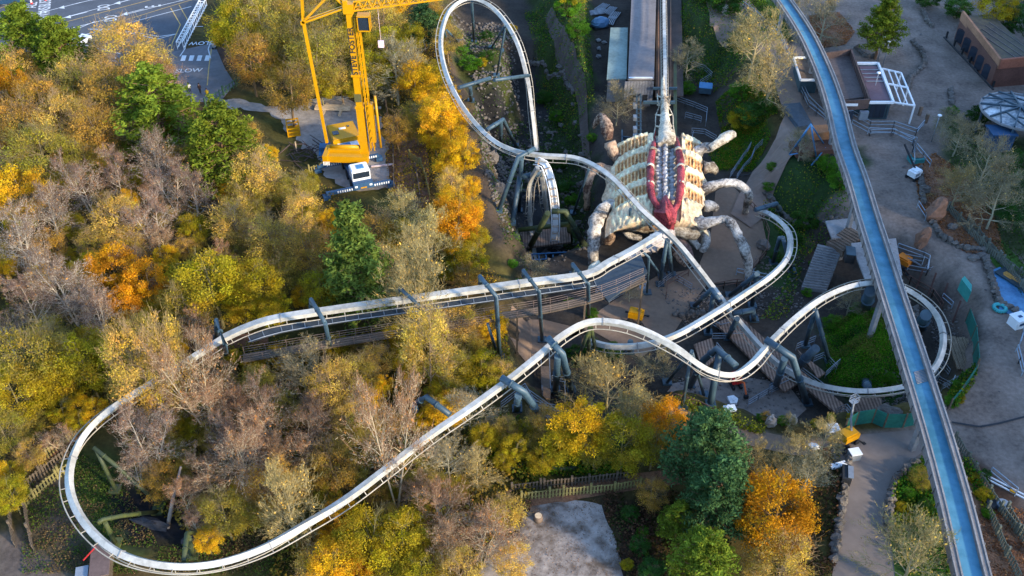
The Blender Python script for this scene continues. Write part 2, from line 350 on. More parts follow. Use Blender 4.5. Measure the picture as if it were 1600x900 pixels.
drape('woodland_path', band([(30,735),(100,690),(180,640),(270,585),(350,540),(420,530)], 2.2), LITR, .06, raw=True)
drape('woodland_path', band([(800,800),(900,768),(1000,752),(1060,745)], 1.8), LITR, .06, raw=True)
drape('planting_bed', [(1265,25),(1310,20),(1335,50),(1320,70),(1285,75),(1270,60)], LITR, .10)
drape('planting_bed', [(1428,262),(1460,240),(1540,300),(1570,400),(1510,395),(1470,370),(1440,330)], LITR, .10)
drape('planting_bed', [(1395,745),(1440,715),(1455,730),(1490,820),(1490,990),(1410,990),(1388,820)], GRASS, .10)
drape('planting_bed', [(1500,720),(1530,730),(1555,790),(1640,860),(1640,990),(1540,990)], LITR, .10)
drape('lawn', [(1530,385),(1560,370),(1650,470),(1650,540)], GRASS, .08)
drape('lawn', [(1170,-20),(1215,10),(1235,60),(1215,58)], GRASS, .08)
drape('pond', [(1545,425),(1562,418),(1600,455),(1650,500),(1650,530),(1590,495),(1562,488)], BLUEW, .12)
# painted markings of the car park
mk = MB(); my = MB()
def stripe(b, pts, wd, off=.012, base=.06):
    p = [P(u, v, 0) for u, v in pts]
    for a, c in zip(p[:-1], p[1:]):
        t = (c-a).normalized(); n = Vector((-t.y, t.x, 0))*wd/2; L_ = (c-a).length; k = max(1, int(L_/1.2))
        for i in range(k):
            q, r = a+(c-a)*i/k, a+(c-a)*(i+1)/k; vs = [q+n, q-n, r-n, r+n]
            b.quad(*[Vector((z.x, z.y, tz(z.x, z.y)+base+off+.02)) for z in vs])
for l in [[(70,25),(200,-8)],[(80,40),(270,-12)],[(85,58),(290,5)],[(115,55),(150,40)],[(130,62),(300,15)],[(180,52),(250,62),(278,57)],[(140,52),(180,52),(246,66)],[(247,66),(278,57)],[(0,13),(45,18)],[(125,75),(190,90)],[(130,88),(200,100)],[(318,45),(305,45),(292,72),(290,80),(282,92)],[(330,68),(326,80),(330,95)]]: stripe(mk, l, .16)
for u, v in [(345//4,5),(372//4,19),(412//4,34),(722//4,12),(765//4,29)]:
    stripe(mk, [(u+6,v-1.5),(u+35,v-9)], .17)
    a = [P(u+9,v-4,0), P(u,v,0), P(u+10,v+1,0)]; mk.quad(*[Vector((q.x, q.y, tz(q.x,q.y)+.1)) for q in a])
for k in range(4): u = 282+k*12.4; mk.quad(*[P(a, b, tz(*P(u,90,0).xy)+.10) for a, b in ((u,95),(u+7,95),(u+9.5,86.5),(u+2.5,86.5))])
for k in range(4): v = 14-k*6; mk.quad(*[P(a, b, .1) for a, b in ((264+3*k*-.8,v),(279-2.4*k,v-5),(277-2.4*k,v-8.5),(262-2.4*k,v-3.5))])
for l in [[(-20,27),(75,-6)],[(100,42),(270,-3)],[(180,43),(310,2)],[(268,18),(283,43),(270,72),(268,88),(278,95)],[(281,13),(295,37)],[(331,80),(327,110),(325,138)]]: stripe(my, l, .16)
props(mk.build('road_markings', PAINT), kind='structure'); props(my.build('yellow_road_markings', YPAINT), kind='structure')
def textmesh(name, s, size, M, m, parent=None, ext=0.0, bold=0):
    cu = bpy.data.curves.new('t', 'FONT'); cu.body = s; cu.size = size; cu.extrude = ext; cu.offset = bold; cu.align_x = 'CENTER'; cu.align_y = 'CENTER'
    o = bpy.data.objects.new('t', cu); COL.objects.link(o); dg = bpy.context.evaluated_depsgraph_get()
    me = bpy.data.meshes.new_from_object(o.evaluated_get(dg)); bpy.data.objects.remove(o); me.transform(M); me.name = name
    me.materials.clear(); me.materials.append(m); return link(name, me, parent)
def road_text(s, u, v, size, rot, sy=1.0, sh=0):
    p = P(u, v, 0); M = Matrix.Translation((p.x, p.y, tz(p.x, p.y)+.13)) @ Matrix.Rotation(math.radians(rot), 4, 'Z') @ Matrix.Diagonal((1, sy, 1, 1))
    props(textmesh('road_lettering', s, size, M, PAINT, bold=.02), kind='structure')
road_text('SLOW', 296, 115, 1.45, 4, 1.2); road_text('SLOW', 315, 71, 1.35, 184, 1.25)
for u, v, r in ((155,2,108),(165,18,108),(176,35,108)): road_text('DO', u, v, 1.5, r, 1.9)
road_text('E', 242, 16, 1.7, 105, 2.2); road_text('A', 226, 1, 1.7, 105, 2.2)
road_text('ALL', 52, 15, 1.5, 105, 1.7); road_text('ALL', 59, 30, 1.5, 105, 1.7); road_text('DIS', 36, 19, 1.5, 105, 1.7)
road_text('CARS/VANS/BUSES', 72, 24, 1.45, 108, 1.9)

dr = MB()
for l in [[(1378,443),(1405,445),(1437,449)],[(1487,661),(1530,668),(1560,663),(1610,650)],[(1150,228),(1192,226)],[(1560,98),(1600,96)]]: stripe(dr, l, .22, .02, .09)
props(dr.build('drain_channels', mat('dark_drain', (.03,.032,.035), .7), None), kind='structure')
st_ = MB()
for i in range(26):
    u = R.uniform(1350, 1590); v = R.uniform(20, 640)
    if 1395+(v-450)*.33-60 < u < 1395+(v-450)*.33+60: continue
    stripe(st_, [(u, v), (u+R.uniform(-5, 8), v+R.uniform(-3, 4))], R.uniform(.05, .5), .01, .085)
props(st_.build('paving_stains', mat('dark_paving_stain', (.09,.08,.075), .8, 0, .4, 3)), kind='structure')
# ---------------- roller coaster ----------------
TIEM = {}
def track(name, label, pts, step=1.3, spine_w=.50, spine_h=.50, skip=(), ladder=False, group='sections of white coaster track'):
    """pts: (u, v, z, roll_deg | up vector)"""
    pos = [P(p[0], p[1], p[2]) for p in pts]; ups = []
    for i, p in enumerate(pts):
        t = (pos[min(i+1, len(pos)-1)]-pos[max(i-1, 0)]).normalized()
        if isinstance(p[3], tuple): u = Vector(p[3])
        else:
            side = Vector((0,0,1)).cross(t).normalized(); a = math.radians(p[3]); u = Vector((0,0,1)); u = (u-t*u.dot(t)).normalized(); u = u*math.cos(a)+side*math.sin(a)
        ups.append((u-t*u.dot(t)).normalized())
    data = crom([(*a, *b) for a, b in zip(pos, ups)], .55)
    Pn = [Vector(d[:3]) for d in data]; n = len(Pn); fr = []
    for i in range(n):
        t = (Pn[min(i+1, n-1)]-Pn[max(i-1, 0)]).normalized(); u = Vector(data[i][3:6]); u = (u-t*u.dot(t)).normalized(); fr.append((t, u, t.cross(u)))
    base = Vector((pos[0].x, pos[0].y, tz(pos[0].x, pos[0].y))); T = thing(name, label, 'coaster track', base, group)
    sp = MB(); prof = [(-1,-1),(1,-1),(1,1),(-1,1)]; vs = []
    for p, (t, u, r) in zip(Pn, fr): vs += [p+r*(x*spine_w/2)+u*(y*spine_h/2) for x, y in prof]
    fs = [(i*4+k, i*4+(k+1) % 4, (i+1)*4+(k+1) % 4, (i+1)*4+k) for i in range(n-1) for k in range(4)]+[(3,2,1,0), tuple((n-1)*4+k for k in range(4))]
    sp.add(vs, fs); sp.build('spine', WPLAS if ladder else WHITE, T)
    for sgn in (-1, 1): MB().tube([p+r*sgn*.50-u*.56 for p, (t, u, r) in zip(Pn, fr)], .085 if ladder else .055, 6).build('rail', WPLAS if ladder else RAIL, T)
    L_ = 0; last = -9; ties = []; S_ = 1; key = ('ladder' if ladder else 'plain', round(spine_h, 2))
    if key not in TIEM:
        tb_ = MB(); tb_.beam((-.50,-.56,0), (-.2,-spine_h*.4,0), .05, .06, (0,0,1)); tb_.beam((.50,-.56,0), (.2,-spine_h*.4,0), .05, .06, (0,0,1)); tb_.beam((-.3,-spine_h*.5+.02,0), (.3,-spine_h*.5+.02,0), .05, .06, (0,0,1))
        if ladder: tb_.beam((-.50,-.56,0), (.50,-.56,0), .07, .08, (0,0,1))
        me_ = bpy.data.meshes.new('crosstie'); me_.from_pydata([tuple(v) for v in tb_.v], [], tb_.f); me_.update(); me_.materials.append(RUST if ladder else RAIL); TIEM[key] = me_
    for i in range(1, n):
        L_ += (Pn[i]-Pn[i-1]).length
        if L_-last >= step:
            last = L_; p, (t, u, r) = Pn[i], fr[i]; ties.append((proj(p)[2], Matrix((( r.x,u.x,-t.x,p.x),(r.y,u.y,-t.y,p.y),(r.z,u.z,-t.z,p.z),(0,0,0,1)))))
        if i % 20 == 10:
            p, (t, u, r) = Pn[i], fr[i]; MB().beam(p-t*.05, p+t*.05, spine_w+.10, spine_h+.10, u).build('joint_flange', CONC, T)
    ties.sort(key=lambda q: q[0])
    for k, (d_, M_) in enumerate(ties[:100]):
        o_ = bpy.data.objects.new('crosstie', TIEM[key]); COL.objects.link(o_); o_.parent = T; o_.matrix_local = Matrix.Translation(-base) @ M_
    if len(ties) > 100:
        rest = MB()
        for d_, M_ in ties[100:]: rest.add([M_ @ v.co for v in TIEM[key].vertices], [tuple(p_.vertices) for p_ in TIEM[key].polygons])
        rest.build('farther_crossties', RAIL, T)['kind'] = 'stuff'
    return T
Ta = track('coaster_track', 'white coaster track climbing the teardrop loop above the rocky pit, then crossing the bone creature',
 [(838,236,-4,0),(832,180,0,0),(824,122,4,28),(805,60,8,50),(772,14,10,58),(735,-2,10.5,60),(703,16,10,60),(689,60,9,60),(696,110,8,56),(722,165,7,50),(762,212,6,42),(800,234,6,25),(845,243,6,-5),(905,249,6.5,-25),(955,277,7,-30),(1005,330,6,-28),(1055,376,4.5,-12),(1095,425,3,0),(1135,478,1,0),(1175,527,-1,0),(1215,568,-2,15),(1260,594,-2,35),(1310,608,-1.5,50),(1365,611,-1,55),(1425,600,-.5,58),(1462,572,.5,60),(1474,530,1.5,58),(1462,490,2.5,55),(1430,460,3.5,52),(1390,444,4.5,46),(1340,445,5,40),(1290,464,5,25),(1245,496,5,5),(1205,534,5.5,-10),(1175,568,6,-30),(1145,586,6.5,-45),(1105,578,7.5,-50),(1060,546,9,-25),(1010,519,10,0),(965,505,10.5,15),(920,504,10.5,20),(880,524,10.5,12),(842,556,10,0),(800,590,9.5,0),(740,634,9,0),(670,682,8,0),(600,736,7.5,-5),(540,781,7,-12),(480,818,6.5,-28),(410,857,6.2,-40),(335,881,6,-48),(260,884,6,-52),(190,866,6,-55),(140,826,6,-56),(113,780,6,-56),(109,735,6,-52),(125,690,6,-45),(155,655,6.3,-35),(200,622,6.8,-22),(250,592,7,-10),(300,560,7.5,-4),(350,528,8,-6)])
Tb = track('coaster_track', 'white coaster track curving from the creature legs round the terrace behind the front hill',
 [(1182,328,0,20),(1208,338,1,38),(1232,362,2,50),(1232,398,2.5,50),(1208,428,3,40),(1165,458,3.4,25),(1110,493,3.6,15),(1055,524,3.2,18),(1005,539,2.4,22),(955,541,1.5,20),(920,533,.5,12)][::-1])
for p in (): pass
Tc = track('coaster_track', 'ladder-like underside of white coaster track plunging down in the deep pit', [(838,250,5,(0,.8,-.2)),(852,256,5,(0,1,-.1)),(862,286,2.5,(0,1,.1)),(867,320,-1,(0,1,.25)),(868,350,-4,(0,1,.5)),(866,374,-7,(0,.8,.9))], .8, ladder=True, spine_w=.7, spine_h=.5)
Td = track('coaster_track', 'grey-white vertical coaster track at the left of the tangle in the pit', [(840,262,3,(0,.3,1)),(829,285,0,(0,.3,1)),(828,320,-4,(0,.3,1)),(829,360,-8,(0,.3,1)),(835,400,-10,(0,.3,1)),(843,445,-10,(0,0,1))], 1.2)
Te = track('coaster_track', 'short white coaster track strip partly hidden behind the ladder-like drop', [(846,268,1,(0,.3,1)),(850,300,-3,(0,.3,1)),(856,340,-8,(0,.3,1)),(862,380,-10,(0,.2,1))], 1.2)
Tf = track('coaster_track', 'straight grey-white station track running away from the creature tail', [(1039,172,3,0),(1039,110,2.5,0),(1038,50,2,0),(1037,-30,2,0)], .9, spine_w=.5)
# lift / brake run: straight track with catwalk
Tg = track('coaster_track', 'long straight cream-topped coaster track with catwalk beside it over the woodland', [(350,528,8,0),(385,512,8.5,0),(430,498,9,0),(520,484,9,0),(620,470,9,0),(720,456,9,0),(820,442,9,0),(915,429,9,0),(952,410,8.5,5),(990,390,8,10),(1030,366,7.5,10)], 1.6, spine_w=.72, spine_h=.45)
cw = MB(); cg = MB(); 
T = thing('catwalk', 'grey metal catwalk below the long straight coaster track with rusty rails', 'catwalk', G(640,540))
lineA = [(390,530,7.8),(440,515,7.8),(540,498,7.8),(640,484,7.8),(740,470,7.8),(840,456,7.8),(930,443,7.8)]
pa = [Vector(p[:3]) for p in crom([P(*l) for l in lineA], 1.2)]
grat = MB()
for a, b in zip(pa[:-1], pa[1:]): grat.beam(a, b, 1.0, .06)
grat.build('grating', mat('dark_grating', (.05,.06,.07), .6, .3, .3, 20), T)
br = MB()
for i, p in enumerate(pa):
    t = (pa[min(i+1,len(pa)-1)]-pa[max(i-1,0)]).normalized(); n = Vector((-t.y, t.x, 0))
    br.beam(p-n*.45+Vector((0,0,.05)), p+n*.45+Vector((0,0,.05)), .07, .07)
br.tube([p+Vector((0,-.45,.08)) for p in pa], .05, 5); br.build('cross_bars', GALV, T)
T = thing('queue_deck', 'timber walkway with rusty rails running below the straight coaster track', 'walkway', G(640,570))
lineB = [(380,560,3.2),(480,543,3.2),(580,527,3.2),(680,511,3.2),(780,495,3.2),(860,482,3.2),(940,462,3.2),(1005,435,3)]
pb = [Vector(p[:3]) for p in crom([P(*l) for l in lineB], 1.6)]; dk = MB(); rl = MB(); ps = MB()
for a, b in zip(pb[:-1], pb[1:]): dk.beam(a, b, 1.2, .12)
for off in (-.62, .62):
    for h in (.35, .65, .95): rl.tube([p+Vector((0,off,h)) for p in pb], .028, 4)
    for p in pb: rl.beam(p+Vector((0,off,0)), p+Vector((0,off,.98)), .05)
for p in pb[::4]: MB().beam(p, Vector((p.x, p.y, tz(p.x,p.y))), .2).build('post', DPICK, T)
dk.build('deck', DPICK, T); rl.build('railing', mat('rusty_handrail', (.20,.15,.13), .6, 0, .3, 5), T)
# ---- supports ----
def support(label, legs, r=.36, m=None, pl=True):
    r = r*.68
    """legs: polylines of (u, v, z) with z None = on the ground"""
    m = m or STEEL; L_ = [[G(*p[:2]) if p[2] is None else P(*p) for p in l] for l in legs]
    base = min((p for l in L_ for p in l), key=lambda p: p.z); T = thing('track_support', None, 'track support', Vector((base.x, base.y, base.z)), 'steel supports of the coaster')
    defer(T, label, sum(p[0] for p in legs[0])/len(legs[0]), sum(p[1] for p in legs[0])/len(legs[0]))
    for l, lg in zip(L_, legs):
        rr = r; b = MB().tube(l, rr, 12)
        for j in range(len(l)-1):
            q = l[j]+(l[j+1]-l[j])*.45; t = (l[j+1]-l[j]).normalized(); b.tube([q-t*.06, q+t*.06], rr*1.22, 12)
        if lg[-1][2] is None: b.box(l[-1]+Vector((0,0,.1)), (1.0,1.0,.3))
        b.build('leg' if lg[-1][2] is None else 'arm', m, T)
    return T
g = None
S = support
S('grey steel arch support', [[(486,468,12),(508,505,11.6)],[(486,468,12),(486,490,g)],[(508,505,11.6),(518,552,g)]], .3)
S('grey steel arch support', [[(625,450,11.8),(655,478,11.4),(672,500,9)],[(625,450,11.8),(627,480,g)]], .26)
S('grey steel arch support', [[(750,432,11.8),(775,463,11.3),(781,560,g)],[(750,432,11.8),(752,455,g)]], .32)
S('grey steel arch support', [[(818,423,11.8),(842,455,11.2),(847,532,g)],[(818,423,11.8),(819,440,g)]], .30)
S('grey steel arch support', [[(895,413,11.6),(919,443,11),(920,493,g)],[(895,413,11.6),(896,430,g)]], .30)
S('grey steel brace', [[(762,506,6),(778,556,g)]], .22)
S('grey steel arch support', [[(338,500,9.5),(352,540,9),(354,560,g)],[(338,500,9.5),(338,530,g)]], .3)
S('thick grey bent support', [[(856,528,11.5),(878,553,11),(893,610,g)],[(872,556,10.5),(868,610,g)]], .5)
S('thick grey bent support', [[(783,590,10.5),(818,612,10),(851,658,g)],[(810,618,9.5),(808,640,g)]], .48)
S('short grey bent support', [[(650,630,4.5),(666,620,5.5),(703,648,5)],[(648,632,4.5),(650,650,g)]], .42)
S('grey four-legged support', [[(922,512,9.6),(899,570,g)],[(921,512,9.6),(919,560,g)],[(924,512,9.6),(932,556,g)]], .27, MOSSY)
S('tall grey V support', [[(1274,484,4.4),(1258,540,g)],[(1274,484,4.4),(1296,566,g)]], .36)
S('massive bent grey support', [[(1196,530,6.2),(1238,558,5.6),(1261,630,g)],[(1226,560,5.4),(1212,604,g)]], .52)
S('massive bent grey support', [[(1150,572,6.2),(1120,545,6),(1100,562,4),(1078,603,g)],[(1124,550,5.6),(1110,632,g)]], .52)
S('slim grey leaning post', [[(1081,548,8),(1066,636,g)],[(1081,550,8),(1100,618,g)],[(1081,550,8),(1042,598,g)]], .25)
S('grey L-shaped support', [[(1145,490,2.5),(1176,484,2.5)],[(1176,484,2.5),(1178,500,g)],[(1152,498,2.3),(1137,528,g)]], .42)
S('grey bent support', [[(1126,472,3),(1112,452,3.6)],[(1112,452,3.6),(1085,478,g)],[(1114,462,3),(1106,520,g)]], .38)
S('grey diagonal support', [[(1182,428,3.6),(1140,462,g)],[(1184,426,3.5),(1175,478,g)]], .38)
S('grey bent support', [[(1226,372,2.8),(1218,372,2.6),(1208,410,g)],[(1224,374,2.7),(1237,424,g)]], .36)
S('blue-grey horizontal arm support', [[(1180,328,1),(1213,318,1),(1222,336,g)]], .42)
S('grey post under the crossing track', [[(1042,374,3.8),(1031,445,g)],[(1044,376,3.6),(1050,430,g)]], .34)
S('grey gantry frame', [[(998,388,7.4),(1014,402,6.8),(1011,458,g)],[(1014,404,5),(1034,432,g)]], .2)
S('slim grey post', [[(985,327,5),(984,352,g)]], .28)
S('big grey twin-leg support', [[(862,330,0),(883,330,0),(914,384,g)],[(856,333,0),(826,390,g)]], .55, MOSSY)
S('thick grey horizontal brace', [[(804,360,-7),(890,350,-6.4)],[(806,360,-7),(806,372,g)],[(888,350,-6.5),(892,378,g)]], .48, MOSSY)
S('thick grey dark arm', [[(812,276,1),(846,272,1)],[(812,276,1),(800,350,g)]], .5)
S('tall leaning grey support', [[(836,232,7),(810,245,6.6),(779,330,g)],[(815,248,6),(811,330,g)]], .42)
S('grey elbow support', [[(760,203,7),(786,187,7),(806,228,g)],[(783,190,6.5),(782,228,g)]], .4)
S('grey horizontal arm with post', [[(717,137,8),(766,122,7.5)],[(735,136,7),(736,158,g)],[(772,125,7.3),(826,118,4.6)]], .38)
S('slim tall grey post', [[(737,2,9.8),(741,66,g)]], .32)
S('slim grey A-frame', [[(694,47,9),(699,68,g)],[(698,47,8.6),(716,66,g)]], .22)
S('slim grey A-frame', [[(789,40,9),(768,74,g)],[(789,40,9),(783,80,g)],[(790,42,8.6),(776,118,g)]], .22)
S('grey leaning pole', [[(920,265,6),(896,334,g)]], .22)
S('mossy splayed support', [[(146,699,5.6),(182,728,4.2),(251,790,g)],[(150,702,5.4),(181,766,g)]], .27, MOSSY)
S('mossy splayed support', [[(152,818,5.6),(160,812,5.6),(190,806,4.6),(248,800,g)],[(164,816,5.3),(181,850,g)]], .27, MOSSY)
S('mossy splayed support', [[(287,878,5.6),(292,834,5.2),(318,830,g)],[(295,840,5),(302,868,g)]], .29, MOSSY)
S('blue-grey pier under the right loop', [[(1447,492,2.2),(1438,512,g)]], .9)
S('blue-grey pier under the right loop', [[(1360,455,4.2),(1352,482,g)]], .9)
S('dark pier under the right loop', [[(1356,606,-1.2),(1352,596,g)]], .6)
S('fat grey diagonal tube', [[(1275,544,0),(1240,578,g)]], .7)
S('grey cylinder pier', [[(985,534,1),(984,550,g)]], .45)
# ---------------- blue water channel on piers ----------------
ZC = 6.0
cl = [Vector(p[:3]) for p in crom([P(u, v, ZC) for u, v in ((1190,-50),(1226,0),(1259,50),(1288,112),(1307,168),(1321,225),(1340,280),(1357,337),(1375,393),(1393,450),(1411,506),(1429,562),(1464,675),(1495,787),(1522,900),(1545,985),(1590,1150))], 1.5)]
T = thing('water_channel', 'long raised channel with bright blue floor and grey timber edges crossing the whole right side', 'raised channel', (cl[20].x, cl[20].y, 0))
def rail_strip(off, w0, z0, z1):
    b = MB(); vs = []
    for i, p in enumerate(cl):
        t = (cl[min(i+1,len(cl)-1)]-cl[max(i-1,0)]).normalized(); n = Vector((-t.y, t.x, 0))
        for a, z in ((off-w0/2,z0),(off+w0/2,z0),(off+w0/2,z1),(off-w0/2,z1)): vs.append(p+n*a+Vector((0,0,z)))
    m = len(cl); b.add(vs, [(i*4+k, i*4+(k+1) % 4, (i+1)*4+(k+1) % 4, (i+1)*4+k) for i in range(m-1) for k in range(4)]+[(3,2,1,0),(m*4-4,m*4-3,m*4-2,m*4-1)]); return b
CHB = mat('bright_blue_channel_floor', (.04,.16,.235), .5, 0, .18, .9, .1, col2=(.08,.235,.33), con=.2, spec=.3)
CTIM = mat('grey_channel_timber', (.17,.155,.145), .85, 0, .35, 4, .3)
rail_strip(0, 1.62, -.45, -.3).build('channel_floor', CHB, T)
CTOP = mat('light_grey_channel_coping', (.24,.23,.22), .75, 0, .3, 5, .2)
for s in (-1, 1):
    k = rail_strip(s*1.10, .62, -.75, .0)
    rail_strip(s*.88, .13, .004, .07).build('inner_plank', CTOP, T); rail_strip(s*1.30, .13, .004, .07).build('outer_plank', CTOP, T)
    for i in range(0, len(cl)-1):
        t = (cl[min(i+1,len(cl)-1)]-cl[i]).normalized(); n = Vector((-t.y, t.x, 0)); q = cl[i]+n*s*1.44+Vector((0,0,-.4)); k.box(q, (.12,.12,.8), math.atan2(t.y, t.x))
    k.build('side_wall', CTIM, T)
k = MB(); p = P(1440, 588, ZC-.28); q = P(1436, 578, ZC-.28)
for i in range(9):
    a = P(1428+i*.6, 582+i*2.2, ZC-.26); t = P(1445+i*.6, 577+i*2.2, ZC-.26); k.beam(a, t, .07, .04)
k.build('mesh_grate', CTOP, T)
for i in range(8, len(cl), 11):
    b = MB().box((cl[i].x, cl[i].y, (ZC-.8+tz(cl[i].x, cl[i].y))/2), (.5,.5,ZC-.8-tz(cl[i].x, cl[i].y)), .3); b.build('pier', CONC, T)
# ---------------- buildings ----------------
def poly3(name, pts, z0, z1, m, parent, zr=None): return MB().prism([P(u, v, z1 if zr is None else zr) for u, v in pts], z0, z1).build(name, m, parent)
# station
b0 = G(1000, 150)
T = thing('station_building', 'long grey flat roofed station beside the straight track with a green strip roof', 'station building', Vector((b0.x, b0.y, -5)))
GR = mat('grey_roof_felt', (.20,.18,.175), .9, 0, .25, 1.6, .1); GG = mat('green_grey_roof', (.20,.26,.23), .85, 0, .3, 2.2, .1)
poly3('roof', [(981,123),(1022,123),(1026,-30),(988,-30)], -.25, 0, GR, T); poly3('lower_roof', [(948,123),(979,123),(981,43),(954,43)], -1.0, -.75, GG, T)
poly3('wall', [(983,121),(1020,121),(1024,-28),(990,-28)], -5, -.27, mat('weathered_board_wall', (.17,.17,.17), .9, 0, .4, 3, .2, planks=2.2), T, 0)
poly3('side_wall', [(950,121),(978,121),(980,45),(956,45)], -5, -1.02, CONC, T, -.75)
fr = P(1001, 122, 0); bb = MB()
for i in range(10): bb.box((fr.x-2.2+i*.45, fr.y-.42, -2.0), (.40,.10,3.3))
bb.build('front_boarding', DPICK if False else mat('grey_boards', (.20,.20,.21), .85, 0, .4, 3), T)
MB().box((fr.x, fr.y-.1, .12), (3.6,.3,.12)).build('ridge_flashing', WPLAS, T)
w_ = MB(); w_.box((fr.x-1.2, fr.y-.52, -3.2), (.7,.12,1.2)); w_.build('opening', DARK, T); w_ = MB(); w_.box((fr.x+.9, fr.y-.52, -3.2), (.7,.12,1.2)); w_.build('opening', DARK, T)
d_ = poly3('platform', [(1024,150),(1068,150),(1064,-30),(1027,-30)], -2.6, -2.4, mat('dark_deck', (.08,.06,.05), .9, 0, .3, 3), T)
for x in (1029, 1048): rr = MB().beam(P(x,150,-2.0), P(x,-30,-2.0), .15, .15); rr.build('edge_rail', mat('orange_rust_rail',(.25,.13,.07), .7, 0,.4,4), T)
T = thing('transfer_track', 'short grey rail ladder with parked white frames in front of the station', 'rail siding', G(1000,190))
q = MB()
for x in (995, 1001): q.beam(P(x,220,-2.5), P(x,140,-2.5), .22, .3)
for i in range(12): v = 145+i*6.4; q.beam(P(993,v,-2.3), P(1003,v,-2.3), .12, .1)
q.build('rails', STEEL, T); q = MB()
for v in (165, 184, 202, 214): q.box(P(992, v, -2.0), (.5,.9,.6))
q.build('equipment_blocks', GALV, T)
for a_, b_, w_ in (((972,214,-2.4),(1020,220,-2.4),.2),((972,204,-2.4),(972,222,-2.4),.2),((1005,160,-1.2),(1055,160,-1.2),.3),((1020,138,-1.2),(1058,138,-1.2),.25)): MB().beam(P(*a_), P(*b_), w_, w_*1.5).build('cross_beam', STEEL, T)
q = MB()
for x in (1054.5, 1056.5): q.beam(P(x,225,-1.5), P(x,75,-1.5), .12)
q.beam(P(1055,225,-1.5), P(1055,100,-1.5), .5, .08); solo(q, 'service_walkway', MOSSY, 'narrow grey service walkway right of the creature tail', 'walkway')
# cafe with pergola (ground z 0)
g0 = G(1370, 180); T = thing('cafe_building', 'flat roofed cafe with sunken brown timber roof, dark walls and white pergola', 'cafe', Vector((g0.x, g0.y, 0)))
BR = mat('brown_slatted_cladding', (.15,.10,.085), .8, 0, .35, 3, .2, planks=3.0); DKB = mat('dark_teal_wall', (.04,.075,.09), .6, 0, .25, 2)
rf = [(1285,88),(1328,80),(1357,153),(1310,157)]
poly3('main_walls', rf, 0, 2.5, DKB, T, 2.5)
poly3('roof', [(1286,92),(1327,85),(1354,151),(1311,156)], 2.51, 2.7, mat('dark_brown_roof', (.12,.095,.085), .85, 0, .35, 2.5, .2), T)
pr = [P(u, v, 3.7) for u, v in ((1284,84),(1330,77),(1359,155),(1308,159))]
for a, b in ((0,1),(1,2),(2,3),(3,0)):
    A, B = pr[a], pr[b]; m_ = MB(); m_.beam(Vector((A.x, A.y, 3.0)), Vector((B.x, B.y, 3.0)), .22, 1.5); m_.build('parapet', BR, T)
poly3('kitchen_wing', [(1341,101),(1371,101),(1393,158),(1360,158)], 0, 2.9, DKB, T, 2.9)
poly3('wing_roof', [(1342,103),(1370,103),(1391,156),(1361,156)], 2.92, 3.0, mat('maroon_felt', (.15,.095,.105), .85, 0, .2, 2), T)
wp = [(1339,99),(1372,99),(1396,160),(1358,160)]; m_ = MB()
for a, b in ((0,1),(1,2),(2,3)): m_.beam(P(*wp[a],3.15), P(*wp[b],3.15), .28, .35)
m_.build('roof_edge', WPLAS, T); m_ = MB()
for i in range(4): m_.beam(P(1344+i*3.2,109+i*6,3.1), P(1373+i*2.4,109+i*6,3.1), .16, .1)
m_.build('roof_battens', GALV, T)
m_ = MB(); pg = [(1378,107),(1408,114),(1429,165),(1397,160)]
for a, b in ((0,1),(1,2),(2,3),(3,0)): m_.beam(P(*pg[a],2.9), P(*pg[b],2.9), .2)
for t in (.33, .66): m_.beam(P(1378+30*t,107+7*t,2.9), P(1397+32*t,160+5*t,2.9), .15)
m_.beam(P(1388,131,2.95), P(1419,137,2.95), .22)
for u, v in ((1429,165),(1419,137),(1408,114)): q = P(u, v, 2.9); m_.beam(q, (q.x, q.y, 0), .2)
m_.build('pergola', WPLAS, T)
poly3('left_annex', [(1243,92),(1268,92),(1278,123),(1252,123)], 0, 2.4, DKB, T, 2.4); poly3('annex_roof', [(1243,92),(1268,92),(1278,123),(1252,123)], 2.41, 2.5, WOOD, T)
m_ = MB(); ax = [(1240,90),(1268,90),(1279,125),(1251,125)]
for a, b in ((0,1),(2,3),(3,0)): m_.beam(P(*ax[a],2.7), P(*ax[b],2.7), .25, .3)
m_.build('annex_edge', WPLAS, T)
a = P(1358,160,0); a.y -= 0; A3 = P(1360,158,2.9); B3 = P(1393,158,2.9)
MB().box(((A3.x+B3.x)/2-.2, A3.y-.12, 1.35), (B3.x-A3.x-.9, .12, 2.0)).build('window', GLASS, T)
A2 = P(1311,158,3.7); B2 = P(1357,155,3.7)
m_ = MB().box((A2.x+1.7, A2.y-.16, 3.2), (2.0,.1,.35)); m_.build('sign_lettering', WPLAS, T)
MB().box((A2.x+1.6, A2.y+.02, 1.1), (1.6,.5,2.0)).build('doorway', GLASS, T)
MB().box((A2.x+3.9, A2.y-.10, 1.5), (1.2,.5,1.3)).build('window', GALV, T)
for i in range(3): MB().box((A3.x+.9+i*.85, A3.y-.19, 1.35), (.06,.08,1.9)).build('glazing_bar', DARK, T)
